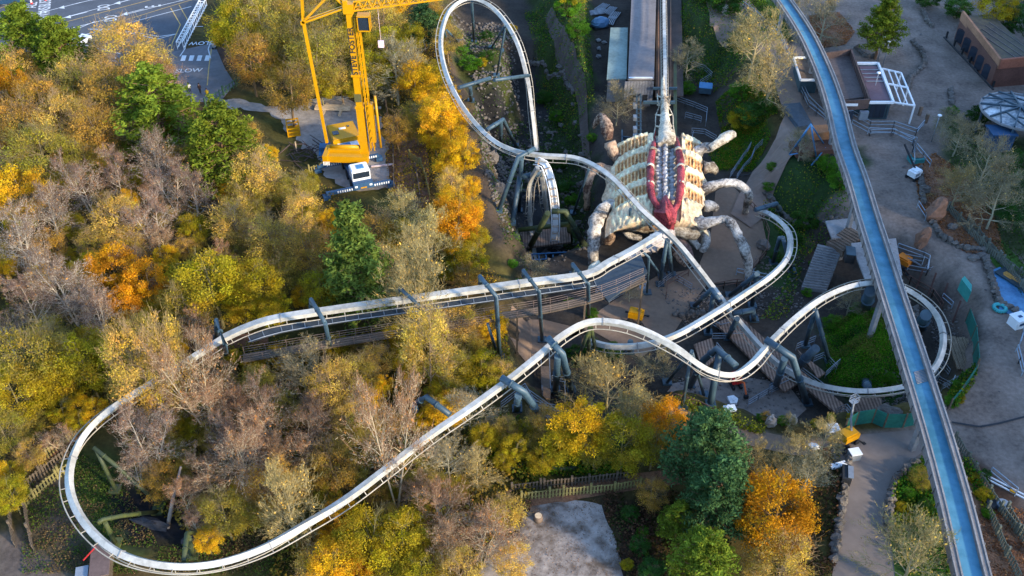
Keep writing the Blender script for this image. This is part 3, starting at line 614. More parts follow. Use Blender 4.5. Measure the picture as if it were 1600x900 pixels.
# brick restaurant
g0 = G(1530, 110); T = thing('restaurant_building', 'long low restaurant with orange brown timber parapet and mossy dark flat roof', 'restaurant', Vector((g0.x, g0.y, 0)))
rp = [(1503,22),(1550,18),(1625,92),(1560,97)]
ORB = mat('orange_brown_board', (.30,.15,.085), .85, 0, .35, 2.5, .2)
poly3('walls', rp, 0, 3.6, mat('dark_brick', (.13,.06,.045), .85, 0, .3, 4, .2), T, 4.2)
poly3('roof', [(1507,25),(1549,22),(1621,90),(1562,94)], 3.61, 3.8, mat('mossy_dark_roof', (.09,.085,.08), .9, 0, .35, 1.2, .3, col2=(.17,.14,.08)), T)
for a, b, m2 in (((1503,24),(1562,100),ORB),((1562,100),(1640,92),mat('red_brick', (.28,.10,.06), .85, 0, .3, 4, .2))):
    MB().beam(P(*a,3.9), P(*b,3.9), .35, 1.5).build('parapet', m2, T)
m_ = MB()
for i in range(4): m_.beam(P(1528+i*6,50-i*5,3.86), P(1590+i*6,92-i*5,3.86), .12, .1)
m_.build('roof_ridges', mat('grey_ridge', (.14,.12,.11), .8), T)
for i in range(5):
    t = .12+i*.18; p_ = P(1503+59*t, 24+76*t, 3.9); q_ = MB(); q_.box((p_.x-.35, p_.y-.35, 1.5), (1.4,.5,2.1), math.radians(-58)); q_.build('window', GLASS, T)
q_ = MB()
for i in range(7): p_ = P(1478+i*12, 60+i*13, 0); q_.box((p_.x, p_.y, .6), (.25,.25,1.2))
q_.beam(P(1475,58,1.0), P(1552,140,1.0), .2, .2); solo(q_, 'terrace_fence', DARK, 'dark post and rail fence in front of the long brick restaurant', 'fence')
# round canopy ride
c = P(1592, 174, 3.5); T = thing('canopy_ride', 'round ride canopy of blue grey trusses over pale dusty panels', 'ride canopy', Vector((c.x, c.y, 0)))
m_ = MB(); nn = 18; rr = 5.0; vs = [Vector((c.x, c.y, 3.9))]+[Vector((c.x+rr*math.cos(k*2*math.pi/nn), c.y+rr*math.sin(k*2*math.pi/nn)*1.05, 3.4)) for k in range(nn)]
m_.add(vs, [(0, 1+k, 1+(k+1) % nn) for k in range(nn)]); m_.build('roof_panels', mat('dusty_pale_panels', (.34,.40,.44), .8, 0, .5, 1.6, .2, col2=(.80,.82,.80), con=.2), T)
m_ = MB()
for k in range(nn): MB().beam(vs[1+k]+Vector((0,0,.1)), vs[1+(k+1) % nn]+Vector((0,0,.1)), .24, .3).build('rim_beam', CONC, T)
for k in range(0, nn, 2):
    m_.beam(vs[0]+Vector((0,0,.3)), vs[1+k]+Vector((0,0,.35)), .2, .3); m_.beam(vs[1+k]*.5+vs[0]*.5+Vector((0,0,.35)), vs[1+(k+3) % nn]+Vector((0,0,.35)), .14, .2)
m_.build('trusses', STEEL, T); m_ = MB()
for k in range(0, nn, 3): MB().beam(vs[1+k], (vs[1+k].x, vs[1+k].y, 0), .25).build('post', STEEL, T)
q = P(1565, 205, 2.6); T2 = MB(); T2.box((q.x, q.y, 1.3), (3.0,2.4,2.6)); T2.box((q.x, q.y, 2.7), (3.4,2.8,.2)); solo(T2, 'ride_booth', DBLUE, 'small dark blue operator booth at the edge of the round canopy', 'booth')
# blue tarped boat/marquee near the channel
q = MB(); a = P(1226,160,0); pts = [P(1222,163,.9), P(1250,160,.9), P(1270,194,.9), P(1248,198,.9)]
q.prism(pts, .05, .85); c2 = sum(pts, Vector())/4
q.add([*pts, c2+Vector((0,0,.45))], [(0,1,4),(1,2,4),(2,3,4),(3,0,4)]); solo(q, 'covered_trailer', mat('slate_blue_tarp', (.05,.075,.10), .6, 0, .3, 2, .3), 'long slate blue tarpaulin cover lying on the paving left of the channel', 'tarpaulin')
# tripod frame attraction
T = thing('tripod_frame', 'blue tubular tripod frame with hanging parts standing over a rusty wagon', 'tube frame', G(1262,230))
ap = P(1267,194,6); m_ = MB()
for u, v in ((1232,243),(1292,232),(1276,250),(1237,240)): m_.tube([ap, G(u,v)], .11, 6)
m_.tube([P(1234,242,1.2), P(1290,231,1.2)], .1, 6); m_.tube([P(1290,231,1.3), P(1268,258,.3)], .1, 6); m_.build('tubes', BLUEM, T)
T = thing('rusty_wagon', 'rusty brown wagon with an orange box on it under the blue tripod frame', 'wagon', G(1275,240))
m_ = MB(); q = G(1270,240); m_.box(q+Vector((0,0,.9)), (6.0,3.0,.9), .15); m_.build('body', mat('rust_brown', (.12,.06,.04), .9, 0, .5, 3), T)
m_ = MB(); m_.box(G(1276,226)+Vector((0,0,1.9)), (2.6,2.0,1.2), .15); m_.build('box', mat('orange_wood', (.40,.19,.09), .8, 0, .3, 4), T)
m_ = MB()
for dx in (-2,2):
    m_.tube([q+Vector((dx,-1.6,.5)), q+Vector((dx,-1.8,.5))], .5, 10)
m_.build('wheels', DARK, T); solo(MB().blob(G(1249,232)+Vector((0,0,.6)), (.5,.4,.5), 3), 'red_lantern', RED, 'small red object on the ground under the blue tripod frame', 'lantern')

# ---------------- the bone creature ----------------
base = P(1035, 300, -5); CR = thing('creature_sculpture', 'giant bone-coloured creature sculpture with ribbed back, red sinews and bent legs straddling the station', 'sculpture', base)
U0, U1, V0, V1 = 950, 1110, 217, 346
nu, nv = 240, 150; VV = []; CC = []
def shell(u, v):
    """height and colour of the back; u,v picture position at z=0"""
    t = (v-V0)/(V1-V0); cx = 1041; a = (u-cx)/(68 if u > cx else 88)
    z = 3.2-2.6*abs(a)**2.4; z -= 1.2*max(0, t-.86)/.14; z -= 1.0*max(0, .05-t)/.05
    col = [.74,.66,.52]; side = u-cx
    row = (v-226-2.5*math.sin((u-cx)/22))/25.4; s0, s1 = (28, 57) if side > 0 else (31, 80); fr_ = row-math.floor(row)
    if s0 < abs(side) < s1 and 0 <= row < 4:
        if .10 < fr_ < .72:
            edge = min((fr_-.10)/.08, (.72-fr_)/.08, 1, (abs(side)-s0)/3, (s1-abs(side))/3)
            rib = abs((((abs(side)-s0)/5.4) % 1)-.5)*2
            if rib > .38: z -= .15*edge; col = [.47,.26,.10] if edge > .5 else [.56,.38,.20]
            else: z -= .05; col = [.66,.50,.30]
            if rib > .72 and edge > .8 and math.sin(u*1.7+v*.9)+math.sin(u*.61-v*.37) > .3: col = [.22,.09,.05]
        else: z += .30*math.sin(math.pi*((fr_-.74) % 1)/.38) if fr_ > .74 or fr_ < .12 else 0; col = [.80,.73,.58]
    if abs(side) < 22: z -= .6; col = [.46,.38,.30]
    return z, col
for j in range(nv+1):
    for i in range(nu+1):
        v = V0+(V1-V0)*j/nv; u = U0+(U1-U0)*i/nu
        t = j/nv; lo = U0+8*math.sin(t*9.5)-4*math.sin(t*23)-6+14*(1-t); hi = U1+6*math.sin(t*11+2)+4*math.sin(t*27)-4-10*(1-t)
        u = lo+(hi-lo)*i/nu; z, col = shell(u, v); n_ = wob(np.array([u*.9]), np.array([v*.9]), .5, 4)[0]
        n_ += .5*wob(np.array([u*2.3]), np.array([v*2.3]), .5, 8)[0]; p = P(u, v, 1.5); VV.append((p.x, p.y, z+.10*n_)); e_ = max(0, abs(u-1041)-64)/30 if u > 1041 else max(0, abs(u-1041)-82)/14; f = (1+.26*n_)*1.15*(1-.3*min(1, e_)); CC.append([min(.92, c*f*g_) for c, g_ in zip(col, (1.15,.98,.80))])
nn_ = (nu+1)*(nv+1); rim = [j*(nu+1)+i for j, i in [(0,i) for i in range(nu+1)]+[(j,nu) for j in range(1,nv+1)]+[(nv,i) for i in range(nu-1,-1,-1)]+[(j,0) for j in range(nv-1,0,-1)]]
FQ = [(j*(nu+1)+i, (j+1)*(nu+1)+i, (j+1)*(nu+1)+i+1, j*(nu+1)+i+1) for j in range(nv) for i in range(nu)]
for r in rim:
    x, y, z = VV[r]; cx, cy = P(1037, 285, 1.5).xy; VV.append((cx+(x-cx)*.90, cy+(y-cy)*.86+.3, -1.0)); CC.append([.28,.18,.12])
m = len(rim)
for k in range(m): FQ.append((rim[k], rim[(k+1) % m], nn_+(k+1) % m, nn_+k))
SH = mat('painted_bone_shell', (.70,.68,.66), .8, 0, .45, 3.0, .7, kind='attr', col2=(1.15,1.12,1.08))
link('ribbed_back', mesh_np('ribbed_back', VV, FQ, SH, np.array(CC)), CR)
def TB(pts, r, nm, m, n=10, seed=1, nz=.14, par=None):
    r = [q*(.66 if nm in ('red_sinew','tail_skull','side_cable','cross_strut','brow_ridge','side_column','snout') else .55) for q in r]; n = max(n, 10) if max(r) > .4 else n; nz = nz*1.5 if max(r) > .4 else nz
    c3 = crom([(*P(a, b, z), rr) for (a, b, z), rr in zip(pts, r)], .45); 
    return MB().tube([Vector(p[:3]) for p in c3], [max(.03, p[3]) for p in c3], n, noise=nz, seed=seed).build(nm, m, par or CR)
for sgn in (-1, 1):
    xs_ = [(1039+sgn*17, 214, 2.2),(1040+sgn*19, 228, 3.2),(1040+sgn*23, 250, 3.5),(1040+sgn*24, 275, 3.6),(1040+sgn*23, 298, 3.5),(1041+sgn*18, 316, 3.3),(1044+sgn*7, 334, 3.0)]
    TB(xs_, (.25,.5,.66,.70,.68,.6,.5), 'red_sinew', REDP, 14, 3, .12)
    for (u, v, z) in ((1040+sgn*20,235,3.4),(1040+sgn*24,261,3.6),(1040+sgn*24,288,3.5)):
        p = P(u, v, z); c = MB(); ring = [(p+Vector((0,-.2,0))), (p+Vector((0,.2,0)))]; c.tube(ring, .54, 12); c.build('bone_band', BONE, CR)
m_ = MB(); A_ = [P(1040,306,3.6), P(1056,330,2.9), P(1054,352,2.4), P(1048,352,2.4), P(1022,332,2.9)]
cen = P(1040, 333, 4.1); m_.add([*A_, cen, *[Vector((a.x, a.y, a.z-1)) for a in A_]], [(0,1,5),(1,2,5),(2,3,5),(3,4,5),(4,0,5)]+[(i, 6+i, 6+(i+1) % 5, (i+1) % 5) for i in range(5)])
for k in range(34):
    t = k/33; a = A_[0].lerp(A_[1], t) if k % 2 else A_[0].lerp(A_[4], t); b = P(1050+3*math.sin(k), 350, 2.6); mid = a.lerp(b, .5)+Vector((0,0,.5)); m_.tube([a, mid, b], .2, 5)
m_.build('red_sinew_mass', REDP, CR)
m_ = MB()
for i in range(16):
    v = 216+i*6.2; m_.blob(P(1039.5,v,3.0), (.38,.42,.5), i, .2)
    for s in (-1, 1): m_.blob(P(1039.5+s*(9+2*(i % 2)),v+2,2.6), (.5,.42,.45), 40+i*s, .3)
m_.build('spine_bones', mat('blue_grey_bone', (.26,.27,.28), .75, 0, .5, 3, .6, col2=(.60,.58,.54)), CR)
TB([(1046,300,3.4),(1043,312,3.5),(1040,325,3.2)], (.15,.35,.25), 'pale_spike', BONE, 8)
TB([(1037,118,3.2),(1036,128,3.6),(1036.5,145,3.8),(1038.5,165,3.6),(1039,185,3.4),(1040,200,3.2),(1041,214,3.0),(1041,232,2.6)], (.12,.35,.5,.75,.9,1.3,1.75,1.9), 'tail_skull', BONE, 12, 5, .12)
for s in (-1, 1):
    TB([(1037+s*10,147,3.2),(1037+s*9,158,3.2),(1037+s*7,166,3.3),(1038+s*13,180,3.0),(1038+s*14,198,2.8),(1038+s*17,214,2.6)], (.10,.18,.14,.12,.12,.14), 'side_cable', BONE, 6, 2, .2)
    for v in (150, 164, 179, 197): TB([(1037+s*3, v+2, 3.5),(1037+s*(10 if v < 170 else 13), v, 3.0)], (.22,.14), 'cross_strut', BONE, 6)
    TB([(1038+s*14, 204, 2.6),(1038+s*16,216,2.5)], (.14,.32), 'red_tendon', mat('bright_red_tendon', (.45,.02,.03), .6, 0, .4, 4), 8)
TB([(968,252,.8),(958,238,2.0),(952,222,3.2)], (1.2,1.3,1.35), 'rear_leg', BONEB, 12, 7, .16)
TB([(951,218,4),(949,202,5),(944,188,5.6),(939,182,5.6),(930,194,4.6),(928,200,3.8)], (.9,1.5,1.15,.95,.6,.3), 'rear_claw', BONEB, 12, 8, .16)
TB([(1086,240,1.6),(1098,233,2.3),(1112,229,2.8)], (1.5,1.2,1.2), 'rear_leg', BONEG, 12, 9, .16)
TB([(1110,232,2.8),(1122,224,3.3),(1136,214,3.8),(1147,209,4)], (.8,1.05,1.35,.95), 'rear_claw', BONE, 12, 10, .16)
TB([(953,268,0),(934,262,1.0),(924,272,.6),(918,292,-1),(917,312,-3),(917,326,-5)], (1.5,1.3,1.1,.95,.8,.7), 'middle_leg', BONEB, 10, 11, .16)
TB([(955,320,.4),(942,328,.8),(932,345,.2),(928,370,-1.4),(927,395,-3),(927,415,-5)], (1.4,1.5,1.55,1.4,1.25,.9), 'front_leg', BONEG, 12, 12, .16)
TB([(1098,298,.8),(1118,289,1.6),(1140,286,1.8),(1156,289,1.6),(1170,301,.6),(1169,312,-1),(1164,331,-4.6)], (1.6,1.0,1.0,1.15,.95,.9,.7), 'middle_leg', BONEG, 12, 13, .16)
TB([(1090,348,.6),(1106,348,1.2),(1122,344,1.6),(1134,342,1.8),(1147,356,1.2),(1155,372,.2),(1164,390,-1),(1169,412,-2.8),(1169,434,-4.8)], (1.7,1.25,.85,.95,1.1,1.05,1.15,1.0,.8), 'front_leg', BONEG, 12, 14, .16)
TB([(1100,262,1),(1112,262,1),(1118,268,0)], (1.5,1.3,.8), 'side_stump', BONE, 10, 15); TB([(1100,322,.6),(1114,322,.6),(1120,328,0)], (1.4,1.2,.6), 'side_stump', BONEG, 10, 16)
TB([(964,350,-.6),(990,353,-.8),(1012,356,-1),(1034,352,-.6),(1060,358,-.6),(1085,362,-.8),(1098,352,-.4)], (1.3,1.1,1.0,1.1,1.4,1.3,1.0), 'brow_ridge', BONE, 10, 17, .2)
TB([(965,352,-1.5),(975,358,-2),(984,368,-3),(1002,372,-3.4)], (.7,.9,.8,.6), 'jaw_bone', BONEG, 10, 18, .15); TB([(978,350,-1.8),(1000,352,-2),(1024,356,-2)], (.55,.6,.5), 'jaw_bone', mat('red_brown_muscle', (.22,.09,.08), .7, 0, .6, 4, .8, col2=(.40,.28,.24)), 8, 19)
TB([(952,338,-1),(950,360,-3),(947,385,-6)], (1.6,1.5,1.2), 'side_column', BONEB, 10, 20, .16)
TB([(1075,368,-2),(1084,378,-3),(1092,386,-3.2)], (.6,.8,.7), 'claw_bone', BONEG, 8, 21); TB([(1102,362,-2.6),(1103,378,-3),(1098,392,-3.4)], (.9,1.0,.7), 'claw_bone', BONEG, 8, 22)
TB([(1052,378,-2.6),(1060,400,-3.6),(1072,413,-3.8)], (.7,1.1,.7), 'claw_bone', BONEB, 8, 23); TB([(1058,368,-2),(1075,388,-3),(1082,402,-3.4)], (.5,.7,.4), 'claw_bone', mat('red_brown_muscle', (.2,.1,.1)), 8, 24)
TB([(1046,366,.6),(1030,376,.8),(1012,386,.8),(990,400,.6),(975,404,.4)], (1.5,1.6,1.2,.6,.35), 'snout', mat('pinkish_bone', (.35,.27,.25), .8, 0, .6, 3, 1.0, col2=(.66,.60,.55)), 12, 25, .2)
TB([(935,410,8.2),(926,418,8.4),(921,428,8.2)], (.5,.7,.6), 'front_claw', BONE, 8, 26, .2)
# ---------------- the yellow tower crane ----------------
cb = P(549, 240, 2.3); cb.z = 0; hd = (G(572, 282)-G(534, 200)); hd.z = 0; hd.normalize(); ang = math.atan2(hd.y, hd.x)
CRN = thing('mobile_tower_crane', 'tall yellow mobile tower crane parked on grey gravel with its mast and lattice jib raised', 'crane', cb)
def TL(x, y, z): return cb+Vector((hd.x*x-hd.y*y, hd.y*x+hd.x*y, z))
m_ = MB(); m_.box(TL(0,0,1.1), (12.5,2.4,.8), ang); m_.build('chassis', DBLUE, CRN)
m_ = MB(); m_.box(TL(-4.4,0,2.4), (4.4,3.7,1.7), ang); m_.box(TL(-4.4,0,3.3), (4.1,3.4,.12), ang); E1 = m_.build('engine_housing', YEL, CRN)
m_ = MB(); m_.box(TL(-4.0,-1.1,3.42), (.9,.8,.1), ang); m_.box(TL(-5.2,.9,3.42), (.25,.25,.1), ang); m_.build('roof_hatch', GLASS, CRN); MB().box(TL(-4.9,0,3.42), (.3,.9,.1), ang).build('roof_vent', WPLAS, CRN)
MB().box(TL(-1.6,0,2.2), (1.5,2.7,1.2), ang).build('deck_cover', WPLAS, CRN); MB().box(TL(-1.5,-.3,2.86), (.9,1.2,.1), ang).build('deck_window', BLUEM, CRN)
sx = Vector((1,-.06,0)).normalized(); a2 = math.atan2(sx.y, sx.x); sb = P(543, 235, 3.2); sb.z = 0
m_ = MB(); m_.box(sb+Vector((0,-.9,2.6)), (5.6,.9,.9), a2); m_.box(sb+Vector((-.4,.5,2.9)), (4.2,1.3,.9), a2); m_.box(sb+Vector((-2.7,-.1,2.6)), (.6,2.9,1.3), a2); m_.tube([sb+Vector((-2.3,.6,3.4)), sb+Vector((1.5,.5,3.4))], .3, 12); m_.build('slewing_platform', YEL, CRN)
m_ = MB(); 
for k in range(5): m_.box(sb+Vector((-3.0+.18*k, -1.58, 2.2)), (.11,.05,.5), 0)
m_.build('hazard_stripes', WPLAS, CRN)
m_ = MB(); m_.box(TL(4.6,0,2.2), (2.0,2.35,1.4), ang); m_.box(TL(4.5,0,2.95), (1.7,2.1,.12), ang); m_.build('cab', WPLAS, CRN); MB().box(TL(4.6,.1,3.05), (.9,.9,.08), ang).build('cab_roof_window', BLUEM, CRN)
MB().box(TL(5.64,0,2.4), (.08,2.1,.8), ang).build('windscreen', GLASS, CRN); MB().box(TL(6.0,0,1.2), (.7,2.5,.9), ang).build('bumper', DBLUE, CRN)
for s in (-1, 1): MB().box(TL(6.38,s*.95,1.25), (.06,.35,.25), ang).build('headlight', WPLAS, CRN)
MB().box(TL(6.38,0,.98), (.05,.8,.18), ang).build('number_plate', YEL, CRN)
for x in (-4.6,-2.4,-.4,2.2,4.6):
    for s in (-1, 1): a = TL(x, s*1.0, .62); b = TL(x, s*1.35, .62); MB().tube([a, b], .62, 14).build('wheel', DARK, CRN)
for x, s, L_ in ((6.0,-1,3.6),(-.6,-1,3.4),(-.6,1,2.5),(6.0,1,2.4)):
    m_ = MB(); m_.beam(TL(x, s*1.2, .9), TL(x, s*(1.2+L_), .9), .45, .4); m_.box(TL(x, s*(1.2+L_), .4), (.9,.9,.5), ang); m_.build('outrigger', DBLUE, CRN)
    m_ = MB()
    for k in range(7): m_.box(TL(x+.24, s*(1.5+k*.3), .95), (.03,.14,.3), ang)
    m_.build('hazard_stripes', WPLAS, CRN)
mb_ = P(570, 233, 3); mb_.z = 0; ztop = top_z(mb_, 14)
m_ = MB(); zz = [2.0, 9.5, ztop*.62, ztop]; ww = [1.05, .88, .78, .72]
for i in range(3): m_.box((mb_.x, mb_.y, (zz[i]+zz[i+1])/2), (ww[i]*.9, ww[i], zz[i+1]-zz[i]-.004))
for z in (9.4, zz[2]): m_.box((mb_.x, mb_.y, z), (1.15,1.15,.3))
MA = m_.build('mast', YEL, CRN)
m_ = MB()
for dx, dy in ((.85,-.4),(.85,.4),(1.35,-.4),(1.35,.4)): m_.beam((mb_.x+dx, mb_.y+dy, 3), (mb_.x+dx*(.75), mb_.y+dy, ztop-1), .13)
k = 0; z = 3
while z < ztop-2:
    f = 1-.25*(z/ztop); m_.beam((mb_.x+.85*f, mb_.y-.5, z), (mb_.x+1.35*f, mb_.y-.5, z+1.1), .08); m_.beam((mb_.x+.85*f, mb_.y-.5, z+1.1), (mb_.x+1.35*f, mb_.y-.5, z+1.1), .07); z += 1.1; k += 1
m_.build('ladder_frame', YEL, CRN)
m_ = MB(); m_.box((mb_.x+1.3, mb_.y, 7.0), (.7,.9,5.5)); m_.tube([(mb_.x+2.2, mb_.y-.4, 3.5), (mb_.x+2.1, mb_.y-.4, 11)], .16, 8); m_.build('hoist_column', YEL, CRN)
MB().box((mb_.x, mb_.y-.75, 10.9), (.9,.05,1.1)).build('number_sign', mat('dark_olive_sign', (.10,.09,.03)), CRN)
TM = Matrix.Translation((mb_.x, mb_.y-.46, ztop*.765)) @ Matrix.Rotation(math.pi/2, 4, 'X') @ Matrix.Rotation(math.pi/2, 4, 'Z')
textmesh('mast_lettering', 'STEVE FOSTER', .98, TM, DARK, CRN, bold=.02)
bt = P(502, 31, ztop*.93); bz = ztop
tp = Vector((mb_.x, mb_.y, ztop))
m_ = MB(); A = Vector((mb_.x-5.6, mb_.y, ztop-1.6)); B = Vector((mb_.x-5.0, mb_.y, ztop+5.5)); Cc = Vector((mb_.x-1.2, mb_.y, ztop+2.6))
for dy in (-.35, .35):
    o_ = Vector((0,dy,0)); m_.beam(A+o_, tp+o_+Vector((-.5,0,.2)), .2); m_.beam(A+o_, B+o_, .2); m_.beam(B+o_, tp+o_, .2); m_.beam(A+o_+Vector((.2,0,.2)), Cc+o_, .15)
m_.box(A, (.5,.9,.5)); m_.build('counter_jib', YEL, CRN)
m_ = MB(); lo_ = Vector((sb.x-2.6, sb.y+.3, 4.2)); m_.beam(A, lo_, .34); m_.build('back_stay', YEL, CRN)
J0 = tp+Vector((.6,0,0)); J1 = J0+Vector((16,1.0,0.9)); J1 = J0+(Vector((24,4.0,1.6)))
m_ = MB(); N_ = 22; tri = [Vector((0,-.55,0)), Vector((0,.55,0)), Vector((0,0,.9))]
for o_ in tri: m_.beam(J0+o_, J1+o_, .17)
for i in range(N_):
    a, b = J0.lerp(J1, i/N_), J0.lerp(J1, (i+.5)/N_); c = J0.lerp(J1, (i+1)/N_)
    for o_ in tri[:2]: m_.beam(a+o_, b+tri[2], .09); m_.beam(b+tri[2], c+o_, .09)
    m_.beam(a+tri[0], c+tri[1], .08)
m_.build('lattice_jib', YEL, CRN)
m_ = MB(); m_.box(tp+Vector((0,0,.2)), (1.2,1.2,1.2)); m_.box(tp+Vector((-.3,-.4,1.0)), (.5,.5,.5)); m_.build('mast_head', YEL, CRN)
m_ = MB(); m_.box(tp+Vector((1.7,-.3,-2.4)), (1.5,1.3,.12)); m_.box(tp+Vector((1.7,-.3,-.6)), (1.5,1.3,.12))
for dx in (-.7,.7):
    for dy in (-.6,.6): m_.beam(tp+Vector((1.7+dx,-.3+dy,-2.4)), tp+Vector((1.7+dx,-.3+dy,-.6)), .1)
m_.build('operator_cabin', YEL, CRN); MB().box(tp+Vector((1.7,-.3,-1.5)), (1.3,1.1,1.6)).build('cabin_glass', GLASS, CRN)
m_ = MB(); hk = P(572, 47, 18); xx = mb_.x+3.4; m_.beam((xx, mb_.y+.3, ztop), (xx, mb_.y+.3, ztop-4.2), .04); m_.box((xx, mb_.y+.3, ztop-4.6), (.7,.4,.8)); m_.build('hook_block', mat('red_white_hook', (.7,.25,.22), .5, 0, .3, 9, col2=(.85,.8,.8)), CRN)

def subparts(T, par, names):
    ch = {c.name.split('.')[0]: c for c in T.children}; p = ch[par]
    for c in list(T.children):
        if c.name.split('.')[0] in names and c is not p: c.parent = p; c.location = c.location-p.location
subparts(CRN, 'cab', ['windscreen','cab_roof_window']); subparts(CRN, 'engine_housing', ['roof_hatch','roof_vent']); subparts(CRN, 'mast', ['mast_lettering','ladder_frame','number_sign']); subparts(CRN, 'operator_cabin', ['cabin_glass']); subparts(CRN, 'chassis', ['bumper','number_plate','headlight']); subparts(CR, 'ribbed_back', ['pale_spike'])
# ---------------- fences, rails, walls ----------------
def fence(line, look, m=PICK, h=1.1, z=0, gap=.30, cat='fence', name='picket_fence', group='picket fences of the woodland'):
    pts = [G(u, v) for u, v in line]; T = thing(name, None, cat, pts[0], group); defer(T, look, sum(p[0] for p in line)/len(line), sum(p[1] for p in line)/len(line))
    pk, rl = MB(), MB(); d = 0
    for a, b in zip(pts[:-1], pts[1:]):
        L_ = (b-a).length; n = max(1, int(L_/gap)); an = math.atan2(b.y-a.y, b.x-a.x)
        for i in range(n):
            q = a.lerp(b, i/n); q.z = tz(q.x, q.y); hh = h*(1+R.uniform(-.08,.08)); post = i % 8 == 0
            pk.box(q+Vector((0,0,hh/2+(.15 if post else 0))), (.16 if not post else .2, .05 if not post else .2, hh+(.3 if post else 0)), an+R.uniform(-.1,.1))
        k = max(1, int(L_/2))
        for i in range(k):
            q, r = a.lerp(b, i/k), a.lerp(b, (i+1)/k); q.z = tz(q.x,q.y); r.z = tz(r.x,r.y)
            for hz in (.3, .85): rl.beam(q+Vector((.03,.06,h*hz)), r+Vector((.03,.06,h*hz)), .06, .1)
    pk.build('pickets', m, T); rl.build('rails', m, T); return T
for ln, m in [([(38,745),(80,712),(130,675),(180,645),(200,625)],PICK),([(18,800),(30,775),(70,742),(118,705)],DPICK),([(42,795),(55,780),(95,745),(115,735)],PICK),([(18,798),(20,830),(26,860)],DPICK),([(42,800),(48,835),(54,865)],DPICK),
  ([(555,668),(585,640),(625,600)],PICK),([(800,770),(850,763),(920,756),(985,748)],DPICK),([(815,783),(880,775),(960,768),(1010,758)],PICK),([(640,248),(658,262),(666,285),(672,315)],PICK),([(650,270),(655,300),(658,330)],DPICK),
  ([(578,140),(605,142)],PICK),([(583,125),(605,122)],PICK),([(590,140),(604,170),(608,200),(615,240),(616,300)],DPICK),([(484,272),(500,268),(510,258)],PICK),([(520,725),(560,700),(600,670)],PICK)]:
    fence(ln, 'mossy picket fence' if m is PICK else 'grey brown picket fence', m)
for ln in [[(1490,690),(1520,740),(1560,800),(1620,880)],[(1540,800),(1570,870),(1590,910)],[(1570,800),(1600,850)],[(1510,350),(1560,410),(1600,460)],[(1480,330),(1540,395),(1600,440)]]: fence(ln, 'mossy wooden edge fence', mat('green_grey_timber', (.13,.14,.11), .9, 0, .35, 4), 1.2)
def rails(line, look, m=GALV, h=1.1, n=3, r=.03, ps=1.6, z=None, name='handrail', cat='handrail', panel=None, grp='metal handrails and crowd barriers'):
    pts = [G(u, v) if z is None else P(u, v, z) for u, v in line]; T = thing(name, None, cat, pts[0], grp); defer(T, look, sum(p[0] for p in line)/len(line), sum(p[1] for p in line)/len(line))
    b, p_ = MB(), MB()
    for a, c in zip(pts[:-1], pts[1:]):
        k = max(1, round((c-a).length/ps))
        for i in range(k):
            q, s = a.lerp(c, i/k), a.lerp(c, (i+1)/k)
            if z is None: q.z = tz(q.x,q.y); s.z = tz(s.x,s.y)
            for j in range(n): o_ = Vector((0,0,h*(j+1)/n)); b.beam(q+o_, s+o_, r*2)
            p_.beam(q, q+Vector((0,0,h)), r*2); p_.beam(s, s+Vector((0,0,h)), r*2)
            if z is not None and i % 2 == 0: p_.beam(q, Vector((q.x, q.y, tz(q.x, q.y))), .12)
    b.v += p_.v and []; k0 = len(b.v); b.v += p_.v; b.f += [[i+k0 for i in f] for f in p_.f]; b.sm += p_.sm; b.build('frame', m, T); return T
for ln in [[(1080,105),(1100,112),(1112,123),(1093,135)],[(1057,160),(1085,170),(1104,178),(1102,198)],[(1070,185),(1095,192)],[(1080,210),(1100,212),(1118,222)],[(1082,215),(1078,232),(1070,240)],
  [(1190,228),(1178,240),(1172,255),(1160,268),(1150,283)],[(1172,232),(1160,250),(1140,280)],[(1250,585),(1270,600),(1298,622),(1325,650)],[(1225,580),(1248,598),(1262,615)],[(1200,612),(1232,596),(1245,588)],[(1270,568),(1285,562),(1305,582)],[(1288,592),(1310,572)],[(1243,548),(1272,536)],
  [(1112,510),(1124,518),(1140,514)],[(1112,532),(1158,532)],[(1118,546),(1128,558)],[(1460,590),(1482,612),(1488,598)],[(1468,575),(1480,590)],[(1470,612),(1492,600)],
  [(783,640),(820,612),(836,640),(878,648)],[(810,620),(860,665)],[(826,622),(874,655)],[(845,560),(848,620)],[(858,560),(860,618)],[(862,598),(882,600),(883,632)],[(930,465),(952,452)],[(1168,636),(1215,608),(1222,600)],[(1205,616),(1240,600)],
  [(1160,455),(1166,430)],[(1170,455),(1176,430)],[(952,475),(1010,440)],[(1055,440),(1080,455)],[(1028,452),(1050,435)]]: rails(ln, 'grey metal handrail')
for ln in [[(1202,40),(1215,52),(1232,95),(1240,110)],[(1150,5),(1175,22),(1215,60)],[(1250,135),(1262,160),(1290,188)],[(1248,140),(1262,170),(1288,190)],[(1325,180),(1358,200),(1395,200),(1430,212)],[(1330,198),(1358,213),(1392,212),(1430,226)],[(1355,210),(1395,212),(1425,228),(1426,250)],[(1430,212),(1442,198)],
  [(1425,225),(1426,262)],[(1430,235),(1452,262)],[(1400,394),(1440,408),(1449,412),(1446,432),(1415,428)],[(1410,408),(1440,415)],[(1432,325),(1445,345)],[(1590,545),(1596,525),(1600,500)],[(1586,550),(1595,588)],[(1545,742),(1585,775)],[(1470,470),(1485,485)],[(1150,430),(1200,440)]]: rails(ln, 'pale metal barrier', mat('pale_blue_grey_metal', (.30,.36,.41), .45, .2, .15, 4), 1.1, 2, .038, 2.4, name='crowd_barrier', cat='barrier')
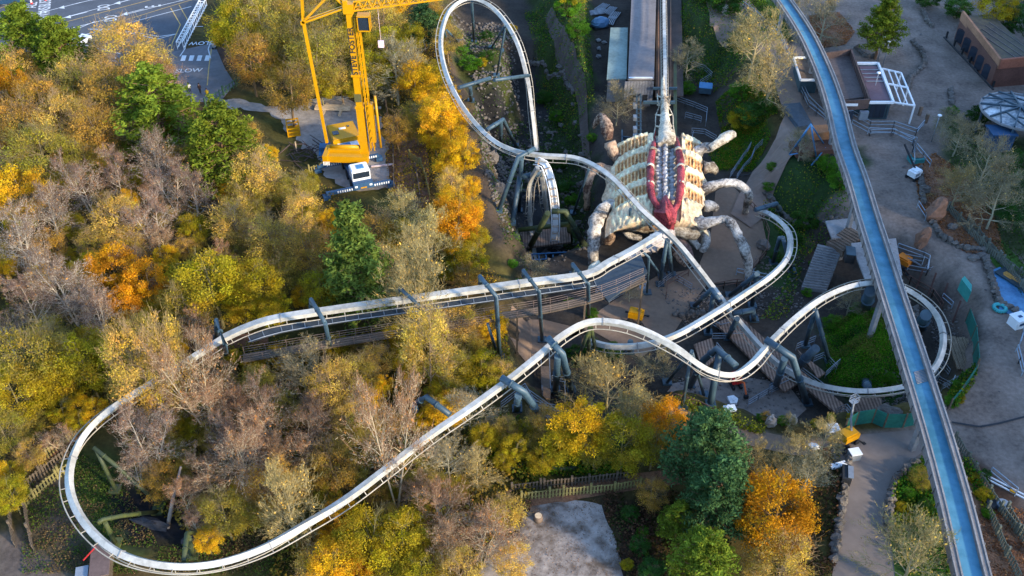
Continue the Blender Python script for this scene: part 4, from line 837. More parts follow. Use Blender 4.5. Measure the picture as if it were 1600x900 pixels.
for ln in [[(1165,318),(1190,345),(1200,370),(1196,400),(1175,425)],[(1110,455),(1150,448),(1190,455)],[(1040,468),(1042,450),(1075,432)],[(1040,640),(1052,628),(1090,640),(1120,655)],[(1395,415),(1420,445),(1455,465),(1470,485)]]: rails(ln, 'rusty brown railing', mat('rust_rail', (.13,.07,.05), .7, 0, .4, 4), 1.2, 2, .04, 2.2, name='rusty_railing', cat='railing')
def mossfence(line, look, m, h, cat='screen', name='mesh_screen', grp='green mesh screens'):
    pts = [G(u, v) for u, v in line]; T = thing(name, None, cat, pts[0], grp); defer(T, look, sum(p[0] for p in line)/len(line), sum(p[1] for p in line)/len(line)); b, q_ = MB(), MB()
    for a, c in zip(pts[:-1], pts[1:]): b.beam(a+Vector((0,0,h/2)), c+Vector((0,0,h/2)), .06, h)
    b.build('mesh_panel', m, T)
    for p in pts: MB().beam(p, p+Vector((0,0,h+.1)), .14).build('post', DPICK, T)
mossfence([(1318,676),(1335,664),(1362,660),(1380,668),(1410,668),(1436,662)], 'green mesh screen', TEALP, 1.9); mossfence([(1482,640),(1500,618),(1522,585)], 'green mesh screen', TEALP, 1.5)
mossfence([(1522,582),(1520,555),(1518,530),(1508,503)], 'green mesh screen', TEALP, 1.9)
q = MB(); q.prism([G(u, v) for u, v in ((1482,488),(1490,475),(1504,482),(1500,500))], -0.2, 1.4); solo(q, 'green_sheet_box', mat('teal_sheet', (.04,.26,.22), .5, 0, .2, 2), 'flat green sheeted box at the top end of the green screens', 'box')
def wall(line, look, m, h, w_, seed=0, name='stone_wall', cat='wall', grp='low rough stone walls'):
    pts = [G(u, v) for u, v in line]; b = MB(); i = seed
    for a, c in zip(pts[:-1], pts[1:]):
        n = max(1, int((c-a).length/(w_*.8)))
        for k in range(n):
            q = a.lerp(c, (k+.5)/n); q.z = tz(q.x,q.y)+h*.3; i += 1; b.blob(q, (w_*R.uniform(.5,.75), w_*R.uniform(.4,.65), h*R.uniform(.6,.9)), i, .3, 7, 5)
    o = solo(b, name, m, None, cat, grp); defer(o, look, sum(p[0] for p in line)/len(line), sum(p[1] for p in line)/len(line))
for ln in [[(1442,18),(1448,35),(1458,44)],[(1425,65),(1438,80),(1446,98),(1435,112),(1422,122),(1418,140)],[(1486,140),(1486,165)],[(1436,265),(1440,300),(1442,320)],[(1448,335),(1470,372),(1505,390),(1550,393)],[(1540,405),(1548,440),(1560,475),(1590,490)],
  [(1388,835),(1390,780),(1395,755),(1412,738),(1432,722)],[(1302,880),(1308,830),(1318,770),(1322,735),(1330,705)],[(1338,75),(1352,90),(1366,90)],[(1195,300),(1230,345),(1262,355)],[(1050,490),(1062,497),(1100,490)],[(1128,480),(1138,470),(1160,476)],[(1430,480),(1432,500),(1425,515)],[(1285,352),(1310,348),(1335,352)],[(760,205),(770,232),(785,260)],[(815,95),(850,100),(880,115),(895,150)]]: wall(ln, 'low rough stone wall', ROCK, .7, .75)
def hedge_wall(line): pass
stones = [((1437,388),(1.6,.9,3.4),RSTONE,'tall leaning red stone slab standing on the paving'),((1458,345),(2.2,1.6,4.0),RSTONE,'broad reddish rock at the corner of the leaf-covered bed'),((1520,405),(1.3,1.0,.6),ROCK,'flat pale boulder left of a grey boulder beside the paving'),((1533,402),(1.2,1.0,.7),ROCK,'flat grey boulder beside the stone edging of the leafy bed'),
 ((1203,665),(1.0,.9,1.5),mat('pale_rock',(.34,.29,.24),.9,0,.3,2,.6),'upright pale boulder at the end of the long hedge'),((1236,662),(1.0,.7,1.2),MATS['pale_rock'],'pale boulder beside the gap right of the hedge end'),((1298,672),(1.1,.9,1.1),MATS['pale_rock'],'pale boulder left of the yellow boom lift'),
 ((1132,25),(1.2,1.0,2.2),MATS['pale_rock'],'tall pale standing stone beside the upper path'),((1487,358),(1.2,.8,.9),ROCK,'grey slab lying in the leaf-covered bed'),((1445,300),(1.3,1.2,1.2),ROCK,'mossy dark boulder beside the white machine'),((1385,650),(2.4,1.6,1.2),ROCK,'large round grey boulder under the channel'),((1160,585),(.1,.1,.1),ROCK,None),
 ((1530,60),(.1,.1,.1),ROCK,None),((780,300),(1.6,1.3,1.6),ROCK,'large dark rock in the pit by the left cliff'),((770,255),(1.4,1.3,2.2),ROCK,'tall grey rock pinnacle below the teardrop loop'),((1390,175+215),(1.0,.8,1.0),ROCK,'dark stone under the middle of the channel'),((1192,388),(1.6,1.4,1.3),ROCK,'round boulder at the right rim of the terrace'),((875,108),(1.2,1,.9),ROCK,'pale boulder on the slope right of the teardrop loop')]
for i, ((u, v), r, m, lb) in enumerate(stones):
    if lb: q = G(u, v); solo(MB().blob(q+Vector((0,0,r[2]*.4)), (r[0]*.55, r[1]*.55, r[2]*.5), i+60, .25, 9, 7), 'boulder', m, lb, 'boulder')
# rubble in the pit: single rocks
for i in range(120):
    u, v = R.uniform(735, 925), R.uniform(150, 440); q = G(u, v)
    if q.z > -7: continue
    s = R.uniform(.25, .75); o = solo(MB().blob(q+Vector((0,0,s*.2)), (s, s*.8, s*.6), i, .35, 7, 5), 'pit_rock', ROCK, None, 'rock', 'dark rocks on the pit floor'); defer(o, 'dark rock', u, v)
# stairs
def stairs(a, b, w_, n, look, m):
    A, B = G(*a), G(*b); d = (B-A); an = math.atan2(d.y, d.x); st = MB(); L_ = math.hypot(d.x, d.y)
    for i in range(n): q = A.lerp(B, (i+.5)/n); st.box((q.x, q.y, q.z), (L_/n*.92, w_, .9), an)
    o = solo(st, 'stairway', m, look, 'stairs'); return o
STP = mat('pale_worn_stone', (.21,.205,.20), .9, 0, .3, 2.5, .3)
q_ = [(1272,448),(1284,420),(1292,395)]; A, B, Cc = P(1272,450,-4.6), P(1284,418,-3.0), P(1296,388,-1.6); b = MB()
for i in range(17):
    t = i/16; p = A.lerp(B, t*2) if t < .5 else B.lerp(Cc, t*2-1); b.box(p+Vector((0,0,-.5)), (2.9, .42, 1.2), math.radians(-12 if t < .5 else -22))
solo(b, 'stone_staircase', STP, 'broad pale stone staircase curving down left of the blue channel', 'stairs')
A, B = P(1306,385,-1.2), P(1336,362,0); b = MB()
for i in range(9): b.box(A.lerp(B, i/8)+Vector((0,0,-.4)), (.40,2.4,1.0), math.radians(38))
solo(b, 'timber_staircase', WOOD, 'dark timber steps at the top of the pale stone staircase', 'stairs')
A, B = P(1170,690,-2.8), P(1208,655,-4.9); b = MB()
for i in range(8): b.box(A.lerp(B, i/7)+Vector((0,0,-.4)), (.5,1.9,.9), math.radians(46))
solo(b, 'concrete_staircase', CONC, 'grey concrete steps right of the white sacks', 'stairs')
# decks
def deck(pts, z, look, m=None, nm='timber_deck'):
    b = MB().prism([P(u, v, z) for u, v in pts], z-.25, z); o = solo(b, nm, m or MATS['deck_planks'], look, 'deck')
mat('deck_planks', (.30,.20,.145), .85, 0, .45, 3, .3, planks=.9)
deck([(1118,505),(1152,490),(1262,590),(1225,612)], -4.2, 'long brown timber deck crossed by white track beside the worksite')
deck([(1222,575),(1250,578),(1330,640),(1310,648)], -3.6, 'brown timber ramp under the lower right loop'); deck([(1328,618),(1378,622),(1376,652),(1336,650)], -3.0, 'orange brown timber deck beneath the lower right loop')
deck([(1084,538),(1112,528),(1122,556),(1098,578)], -4.4, 'small dark timber deck behind the bent supports'); deck([(845,572),(858,572),(860,622),(847,622)], -3.6, 'narrow brown gangway between metal rails', WOOD)
deck([(806,362),(890,352),(892,378),(808,388)], -8.4, 'brown platform at the bottom of the pit'); deck([(1245,545),(1262,560),(1290,582),(1278,590)], -4, 'small timber landing with steel rails by the fat grey tube')
deck([(1290,345),(1335,340),(1345,372),(1300,372)], -.6, 'pinkish paved landing at the head of the timber steps', CONC, 'landing'); deck([(1330,380),(1400,372),(1410,430),(1352,436)], .05, 'paved landing half under the blue channel', CONC, 'landing')
deck([(925,440),(1000,395),(1012,425),(950,470)], 3.3, 'dark blue grey loading platform roof beside the creature claw', mat('dark_blue_roof', (.035,.05,.065), .6, 0, .3, 1.2), 'platform_roof')
T = MB()
for i in range(6):
    T.beam(P(820+i*11,398,-8.5), P(822+i*11,430,-8.5), .12)
for j in range(4): T.beam(P(815,398+j*9,-8.4), P(885,394+j*9,-8.4), .12)
solo(T, 'steel_grid', BLUEM, 'dark steel grid frame at the bottom of the pit', 'grid frame')
# hedge along the footpath
# small items
SCL = {'boom_lift':.85,'tracked_machine':.62,'rubbish_skip':.7,'storage_crate':.66,'utility_cabinet':.75,'equipment_crate':.75,'open_bin':.8,'mini_digger':.85,'bulk_sack':.6,'lifting_cage':.9,'rubber_ring':.9,'operator_hut':.8,'white_bundle':.7,'cut_log':.7,'fallen_log':.7,'stone_planter':.75,'rolled_blanket':.75,'tree_stump':.8}
def put(name, label, cat, parts, u, v, rz=0, z=None, group=None):
    q = G(u, v) if z is None else P(u, v, z); M = Matrix.Translation(q) @ Matrix.Rotation(rz, 4, 'Z'); T = thing(name, label, cat, q, group, world=False); T.rotation_euler.z = rz; T.scale = [SCL.get(name, 1)]*3
    for nm, b, m in parts: b.build(nm, m, T)
    return T
def bx(c, s, rz=0): return MB().box(c, s, rz)
def tb(p, r, n=8): return MB().tube(p, r, n)
def wheels(xs_, y, r):
    return [('wheel', tb([(x, s*y, r), (x, s*(y+.25), r)], r, 12), DARK) for x in xs_ for s in (-1, 1)]
def boomlift(lab, u, v, rz, m, tip):
    body = MB(); body.box((0,0,1.15), (2.0,1.5,.75)); body.box((-.1,0,1.6), (1.7,1.2,.3)); bm_ = MB(); bm_.beam((.3,0,1.7), tip[0], .22); bm_.beam(tip[0], tip[1], .18); bk = MB(); t = Vector(tip[1]); 
    for dz in (0, .5, 1.0):
        for a, b in (((-.4,-.3),(.4,-.3)),((.4,-.3),(.4,.3)),((.4,.3),(-.4,.3)),((-.4,.3),(-.4,-.3))): bk.beam(t+Vector((*a,dz*.8)), t+Vector((*b,dz*.8)), .05)
    bk.box(t+Vector((0,0,-.03)), (.8,.6,.05))
    for a in ((-.4,-.3),(.4,-.3),(.4,.3),(-.4,.3)): bk.beam(t+Vector((*a,0)), t+Vector((*a,.8)), .05)
    leg = MB()
    for a in ((-1.5,-1.2),(1.5,-1.2),(1.5,1.2),(-1.5,1.2)): leg.beam((a[0]*.4,a[1]*.4,.7), (*a,.1), .12); leg.box((*a,.05), (.4,.4,.1))
    return put('boom_lift', lab, 'boom lift', [('body', body, m), ('boom', bm_, GALV), ('basket', bk, GALV), ('outriggers', leg, DARK)]+wheels((-.7,.7), .7, .32), u, v, rz)
boomlift('yellow boom lift with white basket raised on the brown lower path', 993, 500, -.3, YEL, ((.4,.1,3.5),(.3,1.2,5.0)))
boomlift('yellow boom lift parked at the end of the green mesh screen', 1322, 690, .5, YEL, ((-.2,.2,3.6),(-.1,.6,6.0)))
boomlift('orange and white boom lift inside a barrier right of the channel', 1410, 418, -.9, mat('orange_machine_paint', (.65,.20,.02), .5, 0, .2, 4), ((1.5,.2,1.6),(3.4,.5,1.2)))
put('tracked_machine', 'white compact machine with dark boom beside the mossy boulders', 'machine', [('body', MB().box((0,0,1.3),(2.4,1.9,1.2)).box((.2,0,2.0),(1.6,1.5,.3)), WPLAS), ('tracks', bx((0,-1.0,.35),(2.6,.4,.7)).box((0,1.0,.35),(2.6,.4,.7)), DARK), ('boom', MB().beam((.3,.4,2),(2.4,5.6,4.6),.3), DARK), ('engine_grille', bx((-.3,-.96,1.3),(1.2,.06,.6)), GALV)], 1427, 278, .6)
put('rubbish_skip', 'teal skip with dark brown load beside the white machine', 'skip', [('tub', MB().box((0,0,.5),(2.6,2.0,1.0)), mat('teal_paint', (.04,.22,.22), .5, 0, .3, 3)), ('load', MB().blob((0,.3,1.0),(1.2,.9,.5),4,.4), WOOD)], 1430, 252, .1)
put('mini_digger', 'small red mini digger on the dusty worksite floor', 'digger', [('cab', MB().box((0,0,1.1),(1.2,1.1,.8)).box((0,.2,1.7),(.9,.9,.5)), RED), ('tracks', bx((-.5,0,.25),(.3,1.9,.5)).box((.5,0,.25),(.3,1.9,.5)), DARK), ('arm', MB().beam((0,-.5,1.3),(.3,-1.6,2.0),.18).beam((.3,-1.6,2.0),(.4,-2.5,.8),.16), mat('orange_arm', (.6,.12,.03), .5)), ('bucket', bx((.4,-2.6,.5),(.5,.4,.5)), DARK)], 1148, 602, .2)
for i, (u, v, lb) in enumerate([(1144,628,'white bulk sack, the upper one of two below the red digger'),(1139,640,'white flat sack, the lower one of two below the red digger')]):
    put('bulk_sack', lb, 'sack', [('bag', MB().prism([(-.9,-.7),(.3,-1.0),(1.0,-.2),(.7,.8),(-.5,1.0)] if i == 0 else [(-1.1,-.6),(.9,-.9),(1.2,.3),(-.7,.8)], .02, .7 if i == 0 else .35).blob((0,0,.6 if i == 0 else .3),(.7,.6,.35),i+3,.3,7,5), WPLAS)], u, v, .4, group=None)
put('timber_stack', 'stack of long weathered boards beside the green screen', 'timber stack', [('boards', sum_b, PALEW) for sum_b in [MB()]] , 1502, 570, 0) if False else None
b = MB()
for i in range(7): b.box((i*.32-.9, R.uniform(-.2,.2), .2), (.28, 5.2, .22+.1*(i % 2)))
put('timber_stack', 'stack of long weathered boards lying beside the green screen', 'timber stack', [('boards', b, mat('yellowish_board', (.26,.19,.12), .85, 0, .4, 3, .2, planks=2))], 1502, 556, -.12)
b = MB(); b.box((1.35,0,.2), (.3,3.6,.3)); put('timber_beam', 'short brown beam right of the stack of long boards', 'beam', [('beam', b, WOOD)], 1506, 560, -.12)
put('storage_crate', 'white cube-like crate on the paving at the right edge', 'crate', [('box', bx((0,0,.9),(2.3,2.0,1.8)), WPLAS), ('lid', bx((0,0,1.85),(2.5,2.2,.12)), WPLAS), ('vents', MB().box((0,-1.02,1.0),(1.2,.05,.5)).box((0,0,1.93),(.7,.5,.06)), DBLUE)], 1588, 508, .35)
b = MB()
for k in range(20): a0, a1 = 2*math.pi*k/20, 2*math.pi*(k+1)/20; b.tube([(.7*math.cos(a0),.7*math.sin(a0),.3),(.7*math.cos(a1),.7*math.sin(a1),.3)], .24, 8, cap=False)
put('rubber_ring', 'turquoise rubber ring lying beside the blue pond', 'rubber ring', [('tube', b, mat('turquoise', (.05,.35,.35), .5, 0, .1, 3))], 1561, 484)
b = MB().box((0,0,.03),(1.8,4.6,.1)); put('painted_panel', 'dark panel with orange lettering-like patches on the wall right of the blue pond', 'panel', [('board', b, mat('dark_slate', (.03,.05,.06), .7)), ('orange_patch', MB().box((0,.3,.1),(.6,2.6,.06)).box((.35,-.5,.1),(.3,1.2,.06)).box((-.35,.9,.1),(.3,1.0,.06)), mat('dull_orange', (.45,.22,.05), .7, 0, .4, 5))], 1588, 438, .55, z=.3)
put('cargo_sled', 'dark grey bin box beside the stone steps', 'bin', [('box', bx((0,0,.6),(1.0,1.6,1.2)), DARK), ('lid', bx((0,0,1.25),(1.1,1.7,.1)), STEEL)], 1326, 405, -.2, z=-1)
put('utility_cabinet', 'grey cabinet with light top beside the bare hedge below the yellow lift', 'cabinet', [('box', bx((0,0,.6),(1.3,1.1,1.2)), GALV), ('top', bx((0,0,1.25),(1.4,1.2,.1)), WPLAS)], 1333, 716, .2)
put('open_bin', 'black open bin on the wall side of the shaded road', 'bin', [('box', bx((0,0,.6),(1.0,2.2,1.2)), DARK), ('lid', bx((.4,0,1.3),(.6,1.8,.1)), GALV)], 1320, 748, -.25)
put('white_bench', 'white board leaning by bare twigs left of the shaded road', 'board', [('board', bx((0,0,.5),(1.6,.5,.2),.2), WPLAS)], 1308, 732, .1)
put('white_bundle', 'small white bundle among bare bushes by the road top', 'bundle', [('bag', MB().blob((0,0,.4),(.8,.6,.4),5,.3), WPLAS)], 1272, 700, 0)
put('equipment_crate', 'light grey crate beside the pale boulder and yellow lift', 'crate', [('box', bx((0,0,.9),(1.5,1.3,1.3)), GALV), ('lid', bx((0,0,1.6),(1.6,1.4,.1)), WPLAS)], 1298, 682, .1)
put('stone_planter', 'dark round barrel by the fence right of the channel bottom', 'barrel', [('body', tb([(0,0,0),(0,0,.9)], .7, 14), DBLUE), ('rim', tb([(0,0,.9),(0,0,.98)], .78, 14), GALV)], 1564, 795)
put('rolled_blanket', 'black barrel at the far left of two by the fence', 'barrel', [('body', tb([(0,0,0),(0,0,.9)], .65, 14), DARK)], 1547, 792)
put('road_post', 'white folded barrier frame lying with a yellow tag on the paving', 'barrier', [('bars', MB().beam((-2.5,0,.1),(2.5,0,.1),.12).beam((-2.5,.4,.1),(2.5,.4,.1),.12), WPLAS), ('tag', bx((1.1,.1,.2),(.5,.4,.1)), YEL)], 1562, 760, -.72)
put('operator_hut', 'small blue grey boxed cabinet on a dark base beside the queue rails', 'cabinet', [('box', bx((0,0,1.2),(2.4,2.2,1.2),.1), STEEL), ('top', bx((0,0,1.9),(2.6,2.4,.15),.1), BLUEM)], 1101, 147, -.3)
put('blue_tank', 'rounded blue tank among timber scraps left of the station', 'tank', [('body', MB().blob((0,0,.9),(1.7,1.2,1.1),2,.08,12,8), mat('dull_blue_tank', (.08,.18,.30), .5, 0, .2, 3)), ('frame', bx((0,0,.2),(2.8,1.8,.3)), DARK)], 937, 43, .4)
for i, (u, v) in enumerate([(935,65),(944,68),(936,78),(935,90)]):
    q = put('white_sack', None, 'sack', [('bag', MB().blob((0,0,.25),(.45,.4,.3),i,.3,8,6), CONC)], u, v, i, group='white sacks left of the station'); defer(q, 'white sack', u, v)
for i, (u, v, a) in enumerate([(938,22,.6),(930,25,.3),(945,15,1.0),(960,35,1.3),(958,20,1.1),(965,28,1.2)]):
    b = MB()
    for k in range(5): b.beam((-1.8,k*.3,.3+.05*k),(1.8,k*.32,.3),.14)
    q = put('scaffold_bundle', None, 'scaffold poles', [('poles', b, GALV)], u, v, a, group='bundles of poles left of the station'); defer(q, 'bundle of grey poles', u, v)
# crane yard
b = MB()
for k in range(3): b.beam((-2.6,-.5+k*.45,.45),(2.6,-.5+k*.45,.45),.35,.3)
for x in (-1.2,1.2): b.beam((x,-1.8,.15),(x,1.6,.15),.35,.28)
put('timber_sleepers', 'crossed pale timber beams on the gravel behind the crane', 'timber beams', [('beams', b, PALEW)], 521, 172, -.05)
b = MB()
for a, c in (((-.9,-1.5),(.9,-1.5)),((.9,-1.5),(.9,1.5)),((.9,1.5),(-.9,1.5)),((-.9,1.5),(-.9,-1.5))):
    for z in (.15, .8, 1.4): b.beam((*a,z),(*c,z),.18)
    b.beam((*a,0),(*a,1.5),.18)
b.box((0,0,.1),(1.7,2.9,.1)); put('lifting_cage', 'yellow open lifting cage on the ground left of the crane', 'cage', [('frame', b, YEL)], 459, 206, .25)
b = MB().box((0,0,.15),(1.7,3.2,.12)).box((0,0,.5),(1.5,1.2,.5)); put('blue_outrigger_mat', 'blue spreader frame beside the left of the crane', 'spreader frame', [('frame', b, BLUEM)], 509, 235, .1)
put('survey_post', 'pale wooden stake by the branch pile left of the crane', 'stake', [('stake', bx((0,0,.8),(.14,.14,1.6)), PALEW)], 464, 238)
b = MB(); b.beam((-1.5,0,.3),(1.5,0,.3),.3,.1); put('striped_barrier', 'red and white striped bar on the leafy bank right of the crane', 'barrier bar', [('bar', b, mat('red_white_stripes', (.7,.3,.25), .5, 0, .3, 8, col2=(.85,.8,.75)))], 598, 262, .2)
b = MB()
for dy in (0,.5): b.beam((-3.4,dy,.3),(3.4,dy,.3),.1)
for i in range(12): b.beam((-3.3+i*.6,0,.3),(-3.3+i*.6,.5,.3),.07)
put('metal_ladder', 'grey ladder lying at the top edge of the gravel pad', 'ladder', [('ladder', b, GALV)], 519, 158, .2)
put('steel_plate', 'light metal plate on the gravel right of the mast', 'plate', [('plate', bx((0,0,.1),(2.4,.6,.1)), GALV)], 583, 170, .05)
b = MB()
for i in range(40):
    a = R.uniform(0, 3.14); x, y = R.gauss(0, 2.2), R.gauss(0, 1.6); L_ = R.uniform(.6, 2); b.beam((x-L_*math.cos(a), y-L_*math.sin(a), R.uniform(.1,.8)), (x+L_*math.cos(a), y+L_*math.sin(a), R.uniform(.1,1)), R.uniform(.04,.12))
put('brushwood_pile', 'dark pile of cut branches left of the crane truck', 'branch pile', [('branches', b, mat('dark_branches', (.08,.055,.05), .9, 0, .5, 5))], 478, 245)
# gravel clearing stump and log
put('tree_stump', 'cut tree stump at the upper left of the grey gravel clearing', 'stump', [('wood', tb([(0,0,0),(0,0,.8)], [.55,.45], 12), WOOD), ('cut_face', tb([(0,0,.8),(0,0,.83)], .4, 12), PALEW)], 841, 813)
put('fallen_log', 'long mossy fallen log with cut pale ends on the ivy slope', 'log', [('log', tb([(-1.2,.1,.4),(0,0,.35),(2,-.2,.3),(4.6,.1,.3)], [.4,.36,.32,.25], 8), MOSSY), ('cut_end', tb([(-1.25,.1,.4),(-1.3,.1,.4)], .38, 12), PALEW)], 850, 732, -.05)
put('cut_log', 'short mossy log with a pale sawn end left of the long log', 'log', [('log', tb([(1.0,0,.4),(0,0,.35),(-2.4,-.4,.3)], [.36,.34,.28], 8), MOSSY), ('cut_end', tb([(1.0,0,.4),(1.06,0,.4)], .36, 12), PALEW)], 818, 727, .3)
put('rock_slab', 'long dark slab in the dark hollow of the lower left loop', 'rock slab', [('rock', MB().blob((0,0,.3),(1.8,.5,.5),7,.3,9,6), mat('black_rock',(.03,.03,.035),.8,0,.4,3,.5))], 238, 822, -.2)
put('rock_slab', 'dark slab by the lowest mossy support of the left loop', 'rock slab', [('rock', MB().blob((0,0,.3),(1.6,.5,.4),8,.3,9,6), MATS['black_rock'])], 315, 845, .1)
put('dead_trunk', 'pale dead trunk leaning in the dark hollow of the lower left loop', 'dead trunk', [('trunk', tb([(0,0,0),(.5,1.5,2),(1.2,3.4,4.2)], [.2,.17,.1], 8), mat('grey_dead_wood',(.22,.18,.15),.9,0,.3,4))], 262, 826)
put('garden_shed', 'small shed corner with brown roof and white tank at the bottom left', 'shed', [('roof', MB().box((.6,0,1.4),(1.6,3.2,.12)), mat('shed_roof',(.13,.09,.08),.9,0,.3,3)), ('wall', bx((.6,0,.7),(1.4,3.0,1.35)), DPICK), ('white_tank', bx((-.9,-.6,.6),(1.0,1.2,1.0)), GALV), ('red_bar', MB().beam((-.8,.4,1.3),(.2,1.3,1.6),.08), RED)], 152, 893, .25)
# car park things
def car(u, v, rz, col, lab, m):
    b = MB().box((0,0,.65),(4.3,1.8,.7)); c = MB(); z0, z1 = 1.0, 1.5; c.add([(-1.6,-.85,z0),(1.2,-.85,z0),(1.2,.85,z0),(-1.6,.85,z0),(-1.1,-.7,z1),(.5,-.7,z1),(.5,.7,z1),(-1.1,.7,z1)], [(0,3,2,1),(4,5,6,7),(0,1,5,4),(1,2,6,5),(2,3,7,6),(3,0,4,7)])
    r_ = bx((-.3,0,1.52),(1.5,1.35,.06)); h = [('headlight', bx((2.16,s*.6,.75),(.05,.4,.18)), WPLAS) for s in (-1,1)]
    return put('parked_car', lab, 'car', [('body', b, m), ('windows', c, GLASS), ('roof', r_, m)]+h+wheels((-1.35,1.35), .72, .33), u, v, rz)
for u, v, m, lb in ((12,6,'blue','dark blue car at the very top left corner, left of the cones'),(62,-8,'silver','silver car at the top edge just right of the dark blue car')):
    car(u, v, .35, None, lb, mat(m+'_car_paint', (.02,.06,.12) if m == 'blue' else (.3,.33,.38), .3, .2, .1, 2, spec=.6))
car(124, 72, 1.2, None, 'white car showing through the gap between green and orange trees', mat('white_car_paint', (.75,.76,.78), .3, 0, .05, 2, spec=.6))
for i, (u, v) in enumerate(((28,14),(50,7),(72,2))):
    b = MB(); b.tube([(0,0,.05),(0,0,.35)], [.25,.2], 8); t_ = MB().tube([(0,0,.7),(0,0,1.0)], [.13,.06], 8); w2 = MB().tube([(0,0,.35),(0,0,.7)], [.2,.13], 8)
    q = put('traffic_cone', ['red and white cone, lowest of three by the parked cars','red and white cone, middle of three by the parked cars','red and white cone, topmost of three by the parked cars'][i], 'cone', [('base', b, RED), ('white_band', w2, WPLAS), ('tip', t_, RED)], u, v)
a, c = G(283,78), G(319,10); T = thing('truss_barrier', 'white lattice footbridge-like barrier across the car park edge', 'lattice barrier', a); b = MB()
n = 16; dv = (c-a).normalized(); nn2 = Vector((-dv.y, dv.x, 0))*.5
for s in (-1,1):
    for z in (.3,1.3): b.beam(a+nn2*s+Vector((0,0,z)), c+nn2*s+Vector((0,0,z)), .11)
for i in range(n+1):
    p = a.lerp(c, i/n); b.beam(p+nn2+Vector((0,0,1.3)), p-nn2+Vector((0,0,1.3)), .1)
    for s in (-1,1): b.beam(p+nn2*s, p+nn2*s+Vector((0,0,1.3)), .09)
b.build('frame', WPLAS, T)
def sign(u, v, lb, m, h=1.6, w_=.9, pst=2):
    parts = [('board', bx((0,0,h),(w_,.06,.7)), m)]+[('leg', bx((s*w_*.35,0,h/2-.1),(.06,.06,h-.2)), GALV) for s in ((-1,1) if pst == 2 else (0,))]
    return put('sign_board', lb, 'sign', parts, u, v, .1)
sign(353, 82, 'small blue sign on posts, the left of two by the road', BLUEM, 1.6, .9, 1); sign(367, 86, 'small blue sign on two legs, the right of two by the road', BLUEM, 1.9, .8)
fence([(322,168),(350,150),(375,132),(398,108)], 'thin green wire fence', mat('green_wire', (.06,.13,.07), .6), 1.3, gap=.7, name='wire_fence', cat='fence', group=None)
# people
def person(u, v, rz, top, leg, lb, hair=(.03,.02,.015), bag=None, stride=.18):
    q = G(u, v); T = thing('person', lb, 'person', q, world=False); T.rotation_euler.z = rz
    me = bpy.data.meshes.new('body'); J = [(0,0,.95,.16,.12),(0,0,1.2,.15,.11),(0,0,1.42,.18,.11),(0,0,1.52,.06,.06),(0,.01,1.66,.095,.11),(0,.01,1.76,.06,.07),
      (-.19,0,1.42,.06,.06),(-.25,.03,1.15,.045,.045),(-.24,.12,.92,.035,.035),(.19,0,1.42,.06,.06),(.25,-.02,1.15,.045,.045),(.24,.08,.92,.035,.035),
      (-.1,0,.88,.09,.09),(-.11,stride*.7,.48,.065,.065),(-.11,stride,.07,.045,.045),(-.11,stride+.14,.04,.045,.035),(.1,0,.88,.09,.09),(.11,-stride*.4,.48,.065,.065),(.11,-stride,.09,.045,.045),(.11,-stride+.14,.04,.045,.035)]
    E = [(0,1),(1,2),(2,3),(3,4),(4,5),(2,6),(6,7),(7,8),(2,9),(9,10),(10,11),(0,12),(12,13),(13,14),(14,15),(0,16),(16,17),(17,18),(18,19)]
    me.from_pydata([j[:3] for j in J], E, []); o = bpy.data.objects.new('body', me); COL.objects.link(o); sm_ = o.modifiers.new('s', 'SKIN'); o.modifiers.new('d', 'SUBSURF').levels = 1
    if not me.skin_vertices: 
        bpy.context.view_layer.update()
        me.attributes
    try:
        for i, j in enumerate(J): me.skin_vertices[0].data[i].radius = (j[3], j[4])
        me.skin_vertices[0].data[0].use_root = True
    except Exception as e: print('skin', e)
    dg = bpy.context.evaluated_depsgraph_get(); m2 = bpy.data.meshes.new_from_object(o.evaluated_get(dg)); bpy.data.objects.remove(o)
    m2.materials.clear()
    for m in (top, leg, SKIN): m2.materials.append(m)
    for p in m2.polygons:
        c = p.center; p.material_index = 2 if c.z > 1.5 or (abs(c.x) > .19 and c.z < .98) else (0 if c.z > .92 else 1); p.use_smooth = True
    m2.name = 'body'; ob = link('body', m2, T); hb = MB().blob((0,-.02,1.75), (.12,.14,.12), 3, .08, 10, 6); hb.build('hair', mat('dark_hair', hair), T)
    if bag: MB().box((0,-.2,1.2), (.34,.2,.45)).build('backpack', bag, T)
    return T
JY = mat('yellow_jacket', (.65,.42,.02), .7); JB = mat('blue_jeans', (.05,.15,.30), .8); BK = mat('black_cloth', (.02,.02,.025), .8); BRC = mat('brown_coat', (.06,.035,.03), .8); GW = mat('pale_jacket', (.5,.5,.5), .8)
person(326, 156, math.pi, JY, JB, 'person in yellow jacket and blue jeans with black backpack walking on the road', bag=None).rotation_euler.z = 0
person(314, 148, 0, BRC, BK, 'person in dark brown coat walking left of the yellow jacket')
person(335, 72, 0, BK, JB, 'person in black pushing a pale pushchair past the road lettering', stride=.1)
person(298, 147, .4, GW, BK, 'person in pale clothing standing by the green pine at the road side')
put('pushchair', 'pale pushchair in front of the person in black', 'pushchair', [('seat', MB().box((0,0,.6),(.5,.8,.4)), GW), ('handle', MB().beam((0,.4,.6),(0,.7,1.0),.05), DARK)]+wheels((-.2,.2), .3, .14), 336, 76, 0)
for u, v, cl_ in ((1174,0,None),):
    pass
def lamp(u, v, lb, h=4.2):
    return put('street_lamp', lb, 'street lamp', [('pole', tb([(0,0,0),(0,0,h)], [.08,.05], 8), GALV), ('head', MB().blob((0,0,h),(.3,.3,.15),1,.02,10,6), WPLAS)], u, v)
